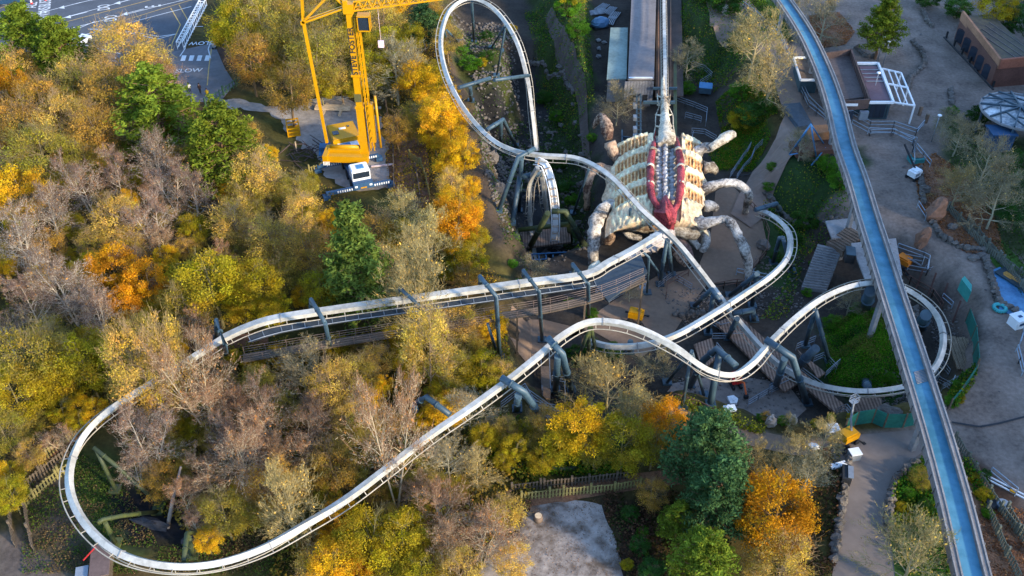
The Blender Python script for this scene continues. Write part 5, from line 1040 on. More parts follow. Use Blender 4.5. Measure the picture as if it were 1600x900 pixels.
lamp(1371,96,'slim lamp post with white head, left of two behind the pergola'); lamp(1379,104,'slim lamp post with white head, right of two behind the pergola'); lamp(1455,222,'slim blue lamp post beside the grey bare bush'); lamp(1296,233,'short white headed lamp close left of the channel',3); lamp(1360,162,'thin lamp post in front of the maroon cafe roof',5)
put('parasol_post', 'rusty post at the pergola corner, upper one', 'post', [('post', bx((0,0,.7),(.35,.35,1.4)), WOOD)], 1436, 180, .3); put('parasol_post', 'rusty post by the barrier end, lower one', 'post', [('post', bx((0,0,.7),(.35,.35,1.4)), WOOD)], 1446, 192, .3)
for i,(u,v) in enumerate(((1430,455),(1450,462),(1468,478),(1488,505))):
    q = put('leaning_post', None, 'post', [('post', MB().beam((0,0,0),(.5,.9,2.6),.2), mat('rust_post',(.10,.05,.04),.8))], u, v, 0, group='rusty posts along the paving edge'); defer(q, 'rusty leaning post', u, v)
# ---------------- trees ----------------
def orient_quads(Cn, size, r, flat=.0, aspect=1.6):
    n = len(Cn); a = r.normal(size=(n,3)); a[:,2] *= (1-flat); a /= np.linalg.norm(a, axis=1, keepdims=True)+1e-9
    b = r.normal(size=(n,3)); b -= a*(a*b).sum(1, keepdims=True); b /= np.linalg.norm(b, axis=1, keepdims=True)+1e-9
    s = (size*r.uniform(.6, 1.3, n))[:, None]; a = a*s*aspect/2; b = b*s/2
    return np.stack([Cn-a, Cn+b*.9, Cn+a, Cn-b*.9], 1).reshape(-1, 3)
def skeleton(r, H, crown, levels, spread, droop=0, start=.3, lean=.04, nlim=11, multi=1):
    """list of (p0,p1,r0,r1)"""
    segs = []; tips = []
    def grow(p, d, L_, rad, lv):
        n = 3; q = p.copy(); r0 = rad; dd = d.copy()
        for i in range(n):
            dd = dd+r.normal(size=3)*.14; dd[2] += .05-droop*(lv-1)*.06; dd /= np.linalg.norm(dd); q2 = q+dd*L_/n; r1 = rad*(1-.27*(i+1)); segs.append((q, q2, r0, max(r1, .012))); 
            if lv < levels:
                for k in range(2 if lv > 1 else 2):
                    s = r.normal(size=3); s -= dd*s.dot(dd); s /= np.linalg.norm(s)+1e-9; nd = dd*.72+s*spread*.75; nd /= np.linalg.norm(nd); grow(q2, nd, L_*r.uniform(.42,.62), r1*.6, lv+1)
            q = q2; r0 = max(r1, .012)
        if lv >= levels-1: tips.append(q)
    for mt in range(multi):
        p = np.zeros(3); d = np.array([r.normal()*lean*(3 if multi > 1 else 1), r.normal()*lean*(3 if multi > 1 else 1), 1.]); rad = H*.021/(multi**.4); n = 9; prev = rad
        for i in range(n):
            d2 = d+r.normal(size=3)*.05; d2 /= np.linalg.norm(d2); q = p+d2*H*.9/n; r1 = rad*(1-.09*(i+1)); segs.append((p, q, prev, max(.02, r1))); prev = max(.02, r1); t = (i+1)/n
            if t > start:
                for k in range(max(1, nlim//6)+1):
                    a = r.uniform(0, 6.28); up = .35+.55*t; nd = np.array([math.cos(a)*spread*1.2, math.sin(a)*spread*1.2, up]); nd /= np.linalg.norm(nd)
                    grow(q, nd, crown*(1.05 if t < .75 else .65)*r.uniform(.7,1.1), r1*.5, 2)
            p = q
    return segs, np.array(tips)
def seg_mesh(name, segs, m, col=(1,1,1)):
    A = np.array([s[0] for s in segs]); B = np.array([s[1] for s in segs]); ra = np.array([s[2] for s in segs])[:,None]; rb = np.array([s[3] for s in segs])[:,None]
    t = B-A; t /= np.linalg.norm(t, axis=1, keepdims=True)+1e-9; u = np.cross(t, [.3,.5,.81]); u /= np.linalg.norm(u, axis=1, keepdims=True)+1e-9; v = np.cross(t, u); n = 4; ring = []
    for P_, rr in ((A, ra), (B, rb)):
        for k in range(n): q = 2*math.pi*k/n; ring.append(P_+(u*math.cos(q)+v*math.sin(q))*rr)
    V = np.stack(ring, 1).reshape(-1, 3); b = np.arange(len(segs))[:,None]*8
    Fq = np.concatenate([b+np.array([k, (k+1) % 4, 4+(k+1) % 4, 4+k]) for k in range(4)], 0)
    return mesh_np(name, V, Fq, m, np.tile(np.array(col), (len(V), 1)), True)
def colvar(n, r, v=.25, clump=None):
    c = 1+r.normal(size=(n,1))*v*.6; h = r.normal(size=(n,1))*v*.5; c = np.concatenate([c*(1+h*.6), c*(1+h*.1), c*(1-h*.5)], 1)
    if clump is not None: c = c*clump
    return np.repeat(np.clip(c, .25, 1.9), 4, 0)
H0 = 10.0
def leafy(name, seed, n=6500, cr=3.4, size=.22, hole=.35, base=.22, top=1.0, twigs=900, shape='round', lv=3):
    r = np.random.default_rng(seed); segs, tips = skeleton(r, H0, cr*.8, lv, .9, start=base+.1)
    k = 70; cz = H0*(base+top)/2; hz = H0*(top-base)/2; cc = []
    while len(cc) < k:
        p = r.normal(size=3); p /= np.linalg.norm(p); p *= r.uniform(.45, 1.0)**.6
        if shape == 'cone': w_ = cr*(.25+.75*(1-(p[2]+1)/2)); q = np.array([p[0]*w_, p[1]*w_, cz+p[2]*hz])
        else: q = np.array([p[0]*cr, p[1]*cr, cz+p[2]*hz*(.9 if p[2] > 0 else .85)])
        cc.append(q*(1, 1, 1))
    cc = np.array(cc); cs = r.uniform(.45, 1.0, k)*cr*.30; cl_ = np.clip(1+r.normal(size=(k,1))*.20, .55, 1.5)*np.concatenate([np.ones((k,1)), 1+r.normal(size=(k,1))*.08, 1+r.normal(size=(k,1))*.2], 1)
    idx = r.integers(0, k, n); d = r.normal(size=(n,3)); d /= np.linalg.norm(d, axis=1, keepdims=True); rad = r.uniform(0,1,n)[:,None]**.45
    Cn = cc[idx]+d*rad*cs[idx][:,None]*np.array([1.25,1.25,.85]); V = orient_quads(Cn, size, r, .2, 1.4); c = colvar(n, r, .18, cl_[idx])
    # ragged outer sprigs
    tw = []
    for i in range(twigs):
        j = r.integers(0, k); p = cc[j]; d_ = (p-np.array([0,0,cz*.7])); d_ /= np.linalg.norm(d_)+1e-9; d_ = d_+r.normal(size=3)*.5; d_ /= np.linalg.norm(d_); a = p+r.normal(size=3)*cs[j]*.7; tw.append((a, a+d_*r.uniform(.4,1.0), .018, .008))
    Fq = np.arange(len(V)).reshape(-1,4)
    if tw:
        A = np.array([q[0] for q in tw]); B = np.array([q[1] for q in tw]); sd_ = np.cross(B-A, r.normal(size=A.shape)); sd_ /= np.linalg.norm(sd_, axis=1, keepdims=True)+1e-9
        V2 = np.stack([A-sd_*.016, A+sd_*.016, B+sd_*.006, B-sd_*.006], 1).reshape(-1,3); V = np.concatenate([V, V2]); c = np.concatenate([c, np.full((len(V2),3), .8)*np.array([.9,.95,2.2])]); Fq = np.arange(len(V)).reshape(-1,4)
    me = mesh_np(name+'_crown', V, Fq, LEAF, c)
    return me, seg_mesh(name+'_trunk', segs, TWIG)
def bare(name, seed, cr=3.2, n=5200, tl=.75, tw=.035, droop=.5, start=.3, spread=.8, multi=1, leaves=500, up=.35):
    r = np.random.default_rng(seed); segs, tips = skeleton(r, H0, cr*.95, 4, spread, droop, start, .05, 12, multi)
    big = [s for s in segs if s[2] > .03]; fine = [s for s in segs if s[2] <= .03]; pts = np.array([s[1] for s in segs if s[2] < .06]); 
    c0 = pts[r.integers(0, len(pts), n)]+r.normal(size=(n,3))*.12; out = c0-np.array([0,0,H0*.35]); out /= np.linalg.norm(out, axis=1, keepdims=True); d = out+r.normal(size=(n,3))*.55; d[:,2] += up; d /= np.linalg.norm(d, axis=1, keepdims=True)
    L_ = (tl*r.uniform(.4, 1.2, n))[:,None]; side = np.cross(d, r.normal(size=(n,3))); side /= np.linalg.norm(side, axis=1, keepdims=True); wd = tw*.5
    V = np.stack([c0-side*wd, c0+side*wd, c0+d*L_+side*wd*.5, c0+d*L_-side*wd*.5], 1).reshape(-1,3); c = colvar(n, r, .3)
    if leaves:
        j = r.integers(0, n, leaves); Cn = c0[j]+(d*L_)[j]*r.uniform(.2,1,(leaves,1)); V2 = orient_quads(Cn, .15, r); c2 = colvar(leaves, r, .3)*np.array([1.9,1.5,.7]); V = np.concatenate([V, V2]); c = np.concatenate([c, c2])
    me = mesh_np(name+'_crown', V, np.arange(len(V)).reshape(-1,4), TWIG, c)
    if fine:
        pass
    return me, seg_mesh(name+'_trunk', big+fine[::2], TWIG)
def pine(name, seed, n=13000, cr=3.0, size=.15, base=.25):
    r = np.random.default_rng(seed); segs = []; p = np.zeros(3)
    for i in range(10): q = np.array([r.normal()*.05, r.normal()*.05, (i+1)*H0*.097]); segs.append((p, q, .20-.018*i, .18-.018*i)); p = q
    cc = []; cs = []
    for i in range(26):
        t = i/25; z = H0*(base+(1-base)*t); L_ = cr*(1-t**1.6*.85)*r.uniform(.75,1.1)
        for k in range(5 if t < .8 else 3):
            a = r.uniform(0, 6.28); d = np.array([math.cos(a), math.sin(a), .16+.25*t]); e = np.array([0,0,z])+d*L_; segs.append((np.array([0,0,z]), e, .05, .02))
            for f in (.5, .75, 1.0): cc.append(np.array([0,0,z])+d*L_*f+r.normal(size=3)*.18); cs.append(.62*(.6+.5*(1-t)))
    cc = np.array(cc); cs = np.array(cs); k = len(cc); idx = r.integers(0, k, n); d = r.normal(size=(n,3)); d /= np.linalg.norm(d, axis=1, keepdims=True); d[:,2] = d[:,2]*.6+.15
    Cn = cc[idx]+d*(r.uniform(0,1,n)[:,None]**.5)*cs[idx][:,None]; cl_ = np.clip(1+r.normal(size=(k,1))*.22, .5, 1.6); V = orient_quads(Cn, size, r, .3, 2.2)
    return mesh_np(name+'_crown', V, np.arange(len(V)).reshape(-1,4), LEAF, colvar(n, r, .22, cl_[idx])), seg_mesh(name+'_trunk', segs, TWIG)
KM = {
 'leaf': [leafy('leafy_tree', s, 12000, 3.4, .145) for s in (1,2,3,4)],
 'sparse': [leafy('sparse_tree', s, 6500, 3.4, .135, twigs=1800, lv=4) for s in (11,12,13)],
 'birch': [bare('birch_tree', s, 3.0, 5600, .6, .026, .7, .3, .62, 1+(s % 2), 350) for s in (21,22,23)],
 'bare': [bare('bare_tree', s, 3.4, 5600, .55, .034, .0, .15, .95, 1, 300, .18) for s in (31,32,33)],
 'pine': [pine('pine_tree', s) for s in (41,42)],
 'pinetall': [pine('tall_pine_tree', 45, 12000, 2.0, .15, .12)],
 'bush': [leafy('bush', s, 7000, 3.8, .24, base=.05, twigs=200) for s in (51,52)],
}
# kind -> (mesh set, colour, trunk colour, height per width, look, category)
K = {
 'Y': ('leaf', (.70,.43,.02), (.20,.15,.08), 1.5, 'golden yellow tree', 'tree'),
 'O': ('leaf', (.62,.29,.015), (.20,.13,.07), 1.5, 'bright orange tree', 'tree'),
 'V': ('leaf', (.35,.275,.018), (.20,.17,.08), 1.45, 'olive yellow leafy tree', 'tree'),
 'K': ('sparse', (.40,.24,.04), (.20,.14,.08), 1.5, 'ochre brown tree', 'tree'),
 'T': ('sparse', (.60,.40,.07), (.30,.21,.12), 1.5, 'sparse tan-leafed tree', 'tree'),
 'M': ('sparse', (.36,.285,.04), (.24,.19,.10), 1.45, 'sparse olive tree', 'tree'),
 'B': ('birch', (.195,.13,.10), (.55,.48,.37), 1.7, 'bare purple-brown birch', 'tree'),
 'R': ('birch', (.25,.145,.09), (.52,.42,.27), 1.6, 'bare reddish birch', 'tree'),
 'W': ('bare', (.30,.24,.10), (.38,.31,.17), 1.2, 'bare pale-twigged tree', 'tree'),
 'X': ('bare', (.23,.20,.12), (.36,.33,.22), 1.2, 'bare grey-twigged tree', 'tree'),
 'G': ('pine', (.15,.20,.022), (.22,.13,.08), 1.5, 'green pine', 'pine tree'),
 'D': ('pine', (.075,.145,.05), (.2,.13,.08), 1.6, 'dark blue-green pine', 'pine tree'),
 'L': ('pinetall', (.15,.21,.04), (.2,.13,.08), 2.2, 'tall narrow pine', 'pine tree'),
 'E': ('leaf', (.04,.11,.02), (.12,.09,.06), 1.2, 'dark evergreen tree', 'tree'),
 'S': ('bush', (.09,.22,.02), (.12,.09,.06), .75, 'bright green shrub', 'shrub'),
 'Q': ('bush', (.05,.12,.022), (.12,.09,.06), .7, 'dark green shrub', 'shrub'),
 'N': ('bush', (.42,.32,.02), (.14,.10,.06), .75, 'yellowish shrub', 'shrub'),
}
TREES = '''G 95 80 85;G 40 60 90;G 240 165 120;G 345 222 105;T 190 78 100;T 230 95 70;O 12 132 60;K 60 160 80;T 120 128 70;K 175 150 90;T 95 190 80;K 30 195 80;K 150 205 80;D 150 95 36;T 30 105 60;V 10 90 40
M 60 240 100;Y 30 298 80;B 130 290 60;B 178 275 55;B 238 250 65;X 215 215 60;B 300 310 60;T 400 272 75;M 436 292 44;T 470 330 60;B 75 330 65;B 235 350 60;T 182 345 75;T 365 345 70;T 425 375 75;M 130 245 60;K 290 250 60;B 265 290 50;M 380 310 55
K 75 385 55;B 25 375 70;O 172 415 70;O 225 440 70;O 195 470 60;Y 8 415 40;B 100 445 85;B 140 470 60;V 330 440 105;V 400 445 85;L 555 395 105;M 290 475 80;Y 385 430 50;K 480 390 80;V 500 450 60;W 625 410 95;W 668 375 95;W 630 330 60;K 590 360 60;M 440 430 60
B 50 480 70;M 55 555 110;V 130 560 95;T 215 570 80 15;B 155 500 60;V 20 615 85;M 5 670 70;M 215 515 65;V 88 585 80;V 15 770 60;M 80 530 70;V 0 0 0;T 190 600 50;B 10 520 50;T 262 560 60 15
B 225 690 75;R 335 640 75;R 375 715 90;R 420 650 75;T 520 600 80;X 470 575 85;R 300 590 70 13;K 430 755 90;M 350 800 80;R 470 690 70;W 450 790 85 10;K 520 725 80;M 560 590 70;Y 580 615 50;V 280 640 50;R 330 745 60;R 290 780 55;B 210 735 50;B 240 650 55;B 350 690 60;R 440 720 60;B 400 740 55;B 310 820 44;R 480 640 50;M 400 600 60;R 500 650 60;R 385 640 60;R 270 640 50;M 450 640 60;K 250 750 60;M 390 800 60;T 545 650 60;R 415 700 60
R 608 690 80 15;M 640 725 60;X 735 640 75;T 668 540 80 13;T 700 500 80;Y 640 560 50;M 700 570 70;V 750 575 60;K 600 660 50;T 590 560 50;W 655 472 95 13;M 730 540 50;V 690 610 50;K 640 620 40;N 640 655 40
O 530 815 65;V 570 845 100;V 625 840 90;Y 525 880 80;R 690 800 80;R 750 840 85;T 790 800 60;T 800 875 60;X 700 715 75;W 745 735 60;R 650 765 50;Q 985 800 34;Q 1000 850 36;S 1005 830 22;N 980 880 24;E 1020 890 44;T 720 895 80;T 490 880 60;O 560 900 50;V 660 890 70;R 700 860 70;K 590 770 40;V 650 800 40
W 955 590 115;W 990 640 80;Y 905 665 90;O 1040 658 72;V 975 690 90;D 1105 700 120;D 1125 770 115;G 1100 870 100;G 1060 810 60;O 1215 800 115;T 1225 870 90;X 1265 740 70;W 1170 710 60;W 1430 865 125;V 880 690 70;T 850 660 60;M 930 700 60;O 1170 770 60;W 1290 690 60;M 1020 700 60;K 1020 770 50;W 1250 705 50;T 1185 880 50
M 410 40 80;M 450 70 75;M 490 95 85;M 470 40 70;V 370 40 80;K 390 90 70;V 600 70 60;X 618 110 80;Y 650 125 60;Y 690 180 70;M 650 185 55;Y 722 240 55;Y 705 215 50;O 715 345 70;Y 668 150 40;Y 680 205 50;Y 712 185 44;Y 735 330 46;O 690 360 46;Y 715 395 40;Y 700 255 44;Y 730 360 40;V 700 420 36;V 735 405 55;D 662 35 50;K 620 200 50;V 580 110 60;M 510 60 80;K 450 140 70;V 640 60 50;T 705 285 45;Y 700 150 40;V 745 370 40;O 685 330 40;Y 735 290 34;E 700 415 40;T 600 30 60 ;M 700 385 45;T 640 100 50;K 470 20 80;V 500 130 50
V 890 50 60;S 885 75 50;S 900 105 45;Q 870 30 50;V 860 15 60;S 1105 25 50;X 1075 90 50;Q 1130 40 60;W 1175 95 95;W 1205 120 80;X 965 160 60;G 1382 35 65;X 1290 25 60;X 1500 210 55;X 1540 270 90;X 1560 310 80;W 1500 290 60;Q 1532 175 42;E 1585 260 60;E 1590 330 50;S 1310 300 50;S 1285 290 40;Q 1260 340 45;S 1075 135 32;X 832 420 44;M 420 265 40;Y 350 290 40;Y 200 310 34;V 110 350 40;Y 60 430 36;Y 260 400 40;Y 420 420 36;V 480 340 44;Y 120 160 40;Y 90 120 36;Y 350 60 36;Y 500 80 40;Y 30 240 40;Y 150 570 44;Y 60 610 40;V 240 480 46;Y 540 640 34;Y 600 600 34;Y 640 590 40;Y 470 460 34;S 1205 268 22;S 1200 298 25;X 1242 275 44;Q 1240 370 30;Q 1215 400 26;M 1440 745 34;S 1420 770 28;N 1410 790 24;Q 1450 790 36;S 1440 735 30;N 1425 810 22;Q 1440 820 40;N 1540 770 30;N 1525 745 24;S 1545 800 22;Q 1540 740 24
E 1590 25 50;V 1560 5 60;Q 1500 8 50;Q 1450 -5 40;E 1570 45 30;S 735 95 36;Q 760 85 28;S 720 75 26;N 752 95 22;Q 870 250 40;Q 885 290 36;S 895 310 30;Q 850 150 34;S 870 180 30;S 800 410 20;S 812 440 22;Q 1285 440 24;S 1262 455 20;S 1270 410 16;Q 925 540 40;Q 955 545 44;Q 900 548 36;X 1020 570 60;S 1345 480 34;X 1330 470 46;S 1300 500 30;Q 1410 470 24;N 1275 660 18;N 1300 650 18;S 1190 650 18;K 1197 648 16;S 1225 655 22;N 1330 650 18;S 1498 600 26;S 1488 625 26;N 1500 620 20;Q 1175 190 60;N 1160 190 50;S 1150 170 40;Q 1190 200 40;S 925 215 22;S 965 245 20;S 1130 30 30;Q 1155 60 44;X 1250 10 40;S 1080 20 40;E 760 50 20;S 1490 170 20;X 1478 190 40;N 800 60 20;X 850 440 40;X 985 455 34;S 925 488 26;S 890 470 20;S 1390 590 26;W 1235 660 26;W 1215 730 44;T 1150 800 30;N 1345 120 0'''
def mk_tree(kind, u, v, w_, seed, HH=None):
    ms, col, tcol, hw, look, cat = K[kind]; v_ = KM[ms][seed % len(KM[ms])]; rr = random.Random(seed*7+3)
    zg = 0.; d = proj(P(u, v, 4))[2]; wm = w_*d/F; H = max(wm*hw, .6)
    H = HH or min(H, 13 if ms != 'pinetall' else 15)
    for _ in range(4):
        cz = zg+H*.62; q = P(u, v, cz); zg = tz(q.x, q.y)
    cr = {'leaf':3.6,'sparse':3.6,'birch':3.3,'bare':3.6,'pine':3.0,'pinetall':2.3,'bush':4.2}[ms]
    T = thing({'tree':'tree','pine tree':'pine_tree','shrub':'shrub'}[cat] if ms not in ('birch','bare') else {'birch':'birch_tree','bare':'bare_tree'}[ms], None, cat, (q.x, q.y, zg-.1), 'trees of the woodland and park' if cat != 'shrub' else 'shrubs in the beds', world=False)
    T.rotation_euler.z = rr.uniform(0, 6.28); sxy = wm/2/cr*1.08; T.scale = (sxy, sxy*rr.uniform(.9,1.1), H/H0)
    f = rr.uniform(.85, 1.15); g = rr.uniform(-.06, .06)
    c = link('crown', v_[0], T); c.color = (col[0]*f*(1+g), col[1]*f, col[2]*f, 1)
    t = link('trunk', v_[1], T); t.color = (*[k*f for k in tcol], 1); defer(T, look, u, v); return T
occ = []
n_ = 0
for line in TREES.split('\n'):
    for it in line.split(';'):
        k, u, v, w_, *hh = it.split(); u, v, w_ = int(u), int(v), int(w_)
        if w_ == 0: continue
        occ.append((u, v, w_)); mk_tree(k, u, v, w_, n_, float(hh[0]) if hh else None); n_ += 1
# more woodland between the larger crowns
FOR = [[(-40,90),(230,70),(270,130),(330,210),(450,200),(500,290),(700,300),(760,420),(740,440),(500,460),(340,510),(180,620),(40,720),(-40,800)],
       [(200,640),(350,560),(780,500),(790,580),(600,710),(480,800),(330,860),(240,760)],[(470,850),(780,640),(860,700),(830,800),(800,930),(420,940)],[(330,-10),(690,-10),(740,250),(680,180),(600,140),(480,150),(370,110)]]
def inside(u, v, poly): return float(sdist(np.array([float(u)]), np.array([float(v)]), poly)[0]) < 0
KEEP = [(820,830,100),(900,850,90),(560,240,60),(520,190,45),(440,180,36),(640,255,52),(612,180,30),(470,240,25),(560,285,50),(500,215,30),(600,270,40),(600,560,0)]
rr = random.Random(99); tries = 0; made = 0
while made < 165 and tries < 6000:
    tries += 1; u, v = rr.uniform(-30, 860), rr.uniform(-10, 930); w_ = rr.uniform(30, 56)
    if not any(inside(u, v, p) for p in FOR): continue
    if any(math.hypot(u-a, v-b) < (w_+c)*.27 for a, b, c in occ) or any(math.hypot(u-a, v-b) < c+15 for a, b, c in KEEP): continue
    near = min(occ, key=lambda o: math.hypot(u-o[0], v-o[1])); k = rr.choice('KMVTRVYM' if u < 500 else 'KMVTMYV'); occ.append((u, v, w_)); mk_tree(k, int(u), int(v), w_, n_); n_ += 1; made += 1
print('trees', n_)
# unseen wood added on the right-hand rise to keep low sun off the plaza
def wood_stuff(name, n, seed, col):
    r = np.random.default_rng(seed); me0 = KM['leaf'][0][0]; m = len(me0.vertices); co = np.empty(m*3, np.float32); me0.vertices.foreach_get('co', co); co = co.reshape(-1,3)[:m//4*4]
    base = co.reshape(-1,4,3)[::3]; VV = []
    for i in range(n):
        y = r.uniform(-110, 210); foot = max(66, .56*(.766*y+45)+8); x = foot+r.uniform(10, 62); s = r.uniform(1.1, 1.6); a = r.uniform(0, 6.28); ca, sa = math.cos(a), math.sin(a)
        Bq = base*1.0; cen = Bq.mean(1, keepdims=True); Bq = cen+(Bq-cen)*1.6; X_ = Bq[...,0]*ca-Bq[...,1]*sa; Y_ = Bq[...,0]*sa+Bq[...,1]*ca; VV.append(np.stack([X_*s+x, Y_*s+y, Bq[...,2]*s+tz(x, y)-1], -1).reshape(-1,3))
    V = np.concatenate(VV); return link(name, mesh_np(name, V, np.arange(len(V)).reshape(-1,4), LEAF, np.ones((len(V),3))))
o = wood_stuff('added_shade_wood', 120, 5, None); o.color = (.10,.09,.03,1); props(o, 'unseen trees added on the right hillside to shade the plaza', 'added woodland', kind='stuff')
# ---------------- ground cover (uncountable) ----------------
def cover(name, polys, n, size, h, cols, label, seed, zr=0, tall=None, m=LEAF):
    r = np.random.default_rng(seed); V = []; Cc_ = []
    area = []
    for poly in polys:
        A = np.array([P(u, v, zr).xy for u, v in poly]); x0, y0 = A.min(0); x1, y1 = A.max(0); area.append((A, x0, y0, x1, y1, (x1-x0)*(y1-y0)))
    tot = sum(a[5] for a in area)
    for A, x0, y0, x1, y1, s in area:
        k = int(n*s/tot); x = r.uniform(x0, x1, k); y = r.uniform(y0, y1, k); ok = sdist(x, y, A) < .15; x, y = x[ok], y[ok]
        dn = wob(x, y, 1.3, seed); keep = r.uniform(-.9, 1.1, len(x)) < dn+.5; x, y, dn = x[keep], y[keep], dn[keep]; z = terr(x, y)+np.abs(r.normal(size=len(x)))*h*.5*(1+.6*dn)+.08
        Cn = np.stack([x, y, z], -1); V.append(orient_quads(Cn, size, r, .3, 1.3)); pick = r.integers(0, len(cols), len(x)); mixn = (wob(x, y, .7, seed+3) > .2).astype(int); pick = np.where(r.uniform(size=len(x)) < .6, mixn % len(cols), pick)
        c = np.array(cols)[pick]*np.clip(1+r.normal(size=(len(x),1))*.22, .4, 1.7); Cc_.append(np.repeat(c, 4, 0))
    V = np.concatenate(V); return props(link(name, mesh_np(name, V, np.arange(len(V)).reshape(-1,4), m, np.concatenate(Cc_))), label, 'ground cover', kind='stuff')
cover('ivy_cover', [[(1290,500),(1340,472),(1385,465),(1405,500),(1440,570),(1400,605),(1330,605),(1300,580)]], 60000, .12, .7, [(.07,.22,.012),(.13,.17,.03),(.12,.27,.015),(.18,.13,.04)], 'green ivy and shrubs carpeting the mound inside the right loop', 1, -3)
cover('undergrowth', [[(940,775),(1060,770),(1070,920),(985,920),(960,850)],[(1280,700),(1310,700),(1300,900),(1240,920)],[(780,770),(830,780),(815,830),(790,850)]], 16000, .2, .6, [(.09,.05,.03),(.05,.06,.02),(.16,.09,.05)], 'dark leafy undergrowth right of the grey gravel clearing', 31)
def rubble(name, polys, n, lo, hi, m, label, seed, zr=-5):
    r = np.random.default_rng(seed); X_ = []; Y_ = []
    for poly in polys:
        A = np.array([P(u, v, zr).xy for u, v in poly]); x0, y0 = A.min(0); x1, y1 = A.max(0); k = int(n/len(polys)); x = r.uniform(x0, x1, k); y = r.uniform(y0, y1, k); ok = (sdist(x, y, A) < .2) & (r.uniform(-1, 1, k) < wob(x, y, 1.1, seed)+.5); X_.append(x[ok]); Y_.append(y[ok])
    x = np.concatenate(X_); y = np.concatenate(Y_); k = len(x); z = terr(x, y); s = (r.uniform(0, 1, k)**2.2*(hi-lo)+lo)[:, None, None]
    o8 = np.array([(1,0,0),(0,1,0),(-1,0,0),(0,-1,0),(0,0,.7),(0,0,-.7)], float)[None]*r.uniform(.6, 1.3, (k,6,1))+r.normal(size=(k,6,3))*.12; a = r.uniform(0, 6.28, k); ca, sa = np.cos(a)[:,None], np.sin(a)[:,None]
    o8 = np.stack([o8[...,0]*ca-o8[...,1]*sa, o8[...,0]*sa+o8[...,1]*ca, o8[...,2]], -1)*s*.5; V = (o8+np.stack([x, y, z+.05], -1)[:,None,:]).reshape(-1,3)
    f8 = np.array([(0,1,4),(1,2,4),(2,3,4),(3,0,4),(1,0,5),(2,1,5),(3,2,5),(0,3,5)]); Fq = (np.arange(k)[:,None,None]*6+f8[None]).reshape(-1,3)
    return props(link(name, mesh_np(name, V, Fq, m)), label, 'rubble', kind='stuff')
rubble('rubble', [[(725,140),(800,130),(850,150),(900,230),(920,330),(925,420),(860,445),(810,420),(760,260)],[(740,170),(790,150),(830,240),(790,300)],[(700,60),(800,60),(810,130),(725,135)],[(745,230),(775,300),(800,400),(790,440),(760,340)]], 9000, .12, .9, ROCK, 'dark grey broken stones scattered over the pit floor and slopes', 51, -8)
rubble('rubble', [[(1045,590),(1240,590),(1250,640),(1200,660),(1060,630)],[(1030,455),(1120,450),(1150,500),(1080,520)],[(1180,400),(1260,400),(1250,500),(1180,500)],[(1350,600),(1440,600),(1440,650),(1350,650)],[(1470,590),(1500,580),(1480,500),(1450,480)]], 5000, .08, .5, mat('grey_rubble', (.15,.13,.115), .9, 0, .4, 2.5, .5), 'small grey stones and debris around the track footings', 52, -5)
cover('fallen_leaves', [[(800,785),(960,780),(990,900),(970,900),(940,800),(825,805),(815,830),(790,860)],[(820,800),(940,790),(965,900),(780,900)]], 5000, .07, .05, [(.22,.12,.06),(.12,.07,.04),(.34,.2,.09)], 'brown leaves blown over the grey gravel clearing', 32)
cover('ivy_cover', [[(750,655),(860,665),(930,690),(985,735),(960,745),(840,742),(760,725)],[(690,560),(780,560),(790,610),(740,625)]], 26000, .2, .9, [(.08,.18,.015),(.18,.20,.015),(.34,.24,.02)], 'ivy and brambles on the slope above the grey gravel clearing', 2)
cover('hedge', [[(1050,632),(1090,648),(1150,668),(1195,682),(1192,674),(1150,658),(1090,638),(1052,622)]], 9000, .16, .9, [(.20,.22,.02),(.08,.13,.015)], 'long low mossy hedge between the worksite and the brown footpath', 3)
cover('grass_bank', [[(1112,190),(1150,160),(1195,170),(1205,200),(1180,222),(1130,218)],[(1125,120),(1190,120),(1215,180),(1140,180)]], 30000, .15, .35, [(.07,.19,.012),(.14,.20,.015),(.32,.17,.03)], 'bright grass bank with fallen leaves right of the creature tail', 4)
cover('brambles', [[(600,180),(690,180),(760,420),(800,440),(760,450),(690,430),(640,340),(610,330)],[(590,20),(690,10),(730,240),(690,260),(620,180)]], 42000, .19, .7, [(.55,.34,.03),(.26,.16,.04),(.16,.16,.02)], 'brown and yellow brambles covering the bank left of the cliff', 5)
cover('undergrowth', [[(-30,110),(250,110),(340,220),(520,300),(600,340),(740,440),(340,520),(150,640),(-30,790)]], 90000, .24, .8, [(.24,.16,.035),(.15,.16,.02),(.30,.18,.04)], 'mixed brown and green undergrowth below the left woodland', 6)
cover('undergrowth', [[(190,650),(350,550),(790,500),(800,600),(600,720),(480,800),(330,860),(220,780)],[(430,870),(780,650),(860,700),(830,770),(770,850),(740,920),(420,920)]], 80000, .24, .9, [(.26,.18,.035),(.16,.17,.02),(.36,.22,.03)], 'brown and olive undergrowth inside the long track loop', 7)
cover('undergrowth', [[(330,-30),(560,-30),(600,150),(560,150),(460,160),(400,130),(360,90)]], 30000, .22, .8, [(.30,.21,.03),(.17,.16,.02)], 'olive undergrowth beneath the trees behind the crane', 8)
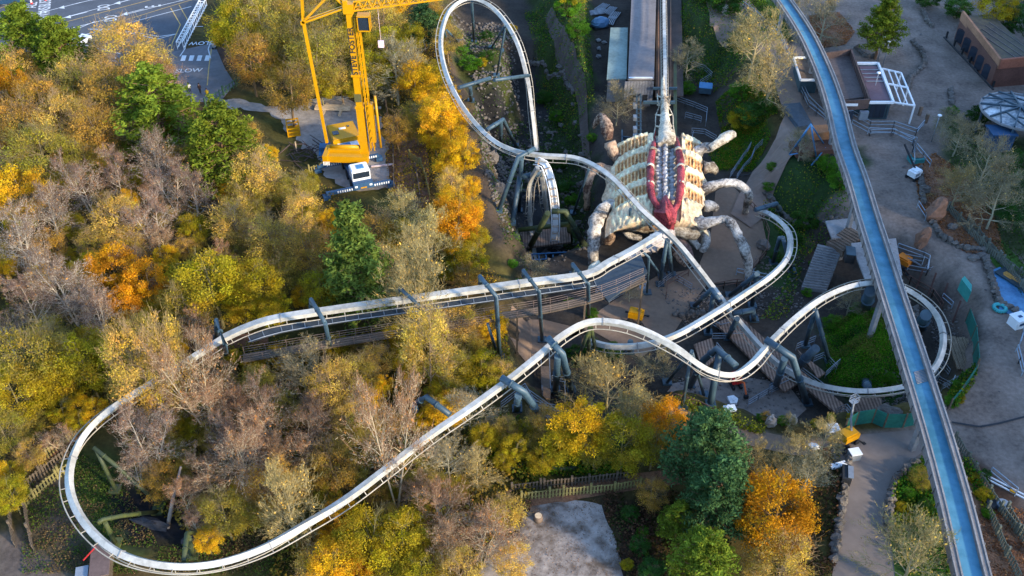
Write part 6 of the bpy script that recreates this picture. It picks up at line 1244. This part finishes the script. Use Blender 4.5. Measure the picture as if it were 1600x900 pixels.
cover('slope_plants', [[(820,-20),(920,-20),(930,110),(895,130),(850,70)],[(1055,-20),(1180,-20),(1230,60),(1180,80),(1140,110),(1070,80)],[(1200,270),(1240,260),(1330,275),(1330,330),(1270,350),(1240,450),(1200,450),(1240,400),(1250,350)]], 42000, .2, .8, [(.07,.17,.015),(.13,.20,.02),(.26,.19,.03)], 'dense green plants on the banks around the station and stairway', 9)
cover('pit_plants', [[(735,180),(800,150),(890,150),(925,240),(930,380),(900,400),(860,250),(800,260)],[(790,360),(815,440),(825,450),(810,380)],[(745,200),(770,260),(800,400),(815,440),(790,440),(770,340),(740,240)],[(725,60),(800,60),(800,125),(735,125)]], 20000, .2, .4, [(.05,.10,.015),(.08,.17,.015),(.10,.10,.07)], 'patchy dark green plants on the rocky pit slopes', 10, -6)
cover('hedge', [[(1388,830),(1395,765),(1440,718),(1458,732),(1480,800),(1495,900),(1420,900)],[(1500,722),(1512,725),(1550,795),(1545,810),(1520,770)],[(1500,580),(1524,570),(1520,600),(1488,640),(1482,620)]], 16000, .2, .8, [(.05,.15,.015),(.20,.22,.02)], 'thick green planting either side of the channel at the lower right', 11)
cover('bank_grass', [[(1480,180),(1530,200),(1600,230),(1640,420),(1590,400),(1540,330),(1490,300)],[(1535,385),(1570,375),(1650,470),(1650,530)],[(1165,-20),(1210,5),(1238,65),(1215,60)],[(1510,-20),(1640,-20),(1650,110),(1600,60),(1550,10)]], 30000, .18, .35, [(.06,.09,.025),(.05,.12,.015),(.12,.11,.06)], 'rough grass and scrub at the right edge', 12)
cover('hollow_grass', [[(105,700),(180,740),(250,860),(170,850),(120,780)],[(40,750),(100,770),(140,870),(220,900),(40,900)],[(250,860),(460,830),(480,900),(250,900)]], 42000, .12, .25, [(.07,.11,.02),(.16,.11,.05),(.12,.08,.04),(.06,.12,.02)], 'patchy grass and leaf litter under the lower left loop', 13)
cover('fallen_leaves', [[(1265,25),(1310,20),(1335,50),(1320,70),(1285,75),(1270,60)],[(1428,262),(1460,240),(1540,300),(1570,400),(1510,395),(1470,370),(1440,330)],[(1530,790),(1620,800),(1640,920),(1550,920)]], 26000, .15, .12, [(.34,.14,.05),(.22,.09,.04),(.45,.22,.09)], 'rusty fallen leaves in the planting beds', 14)
resolve()
for o in sc.objects:
    if '_w' in o: del o['_w']
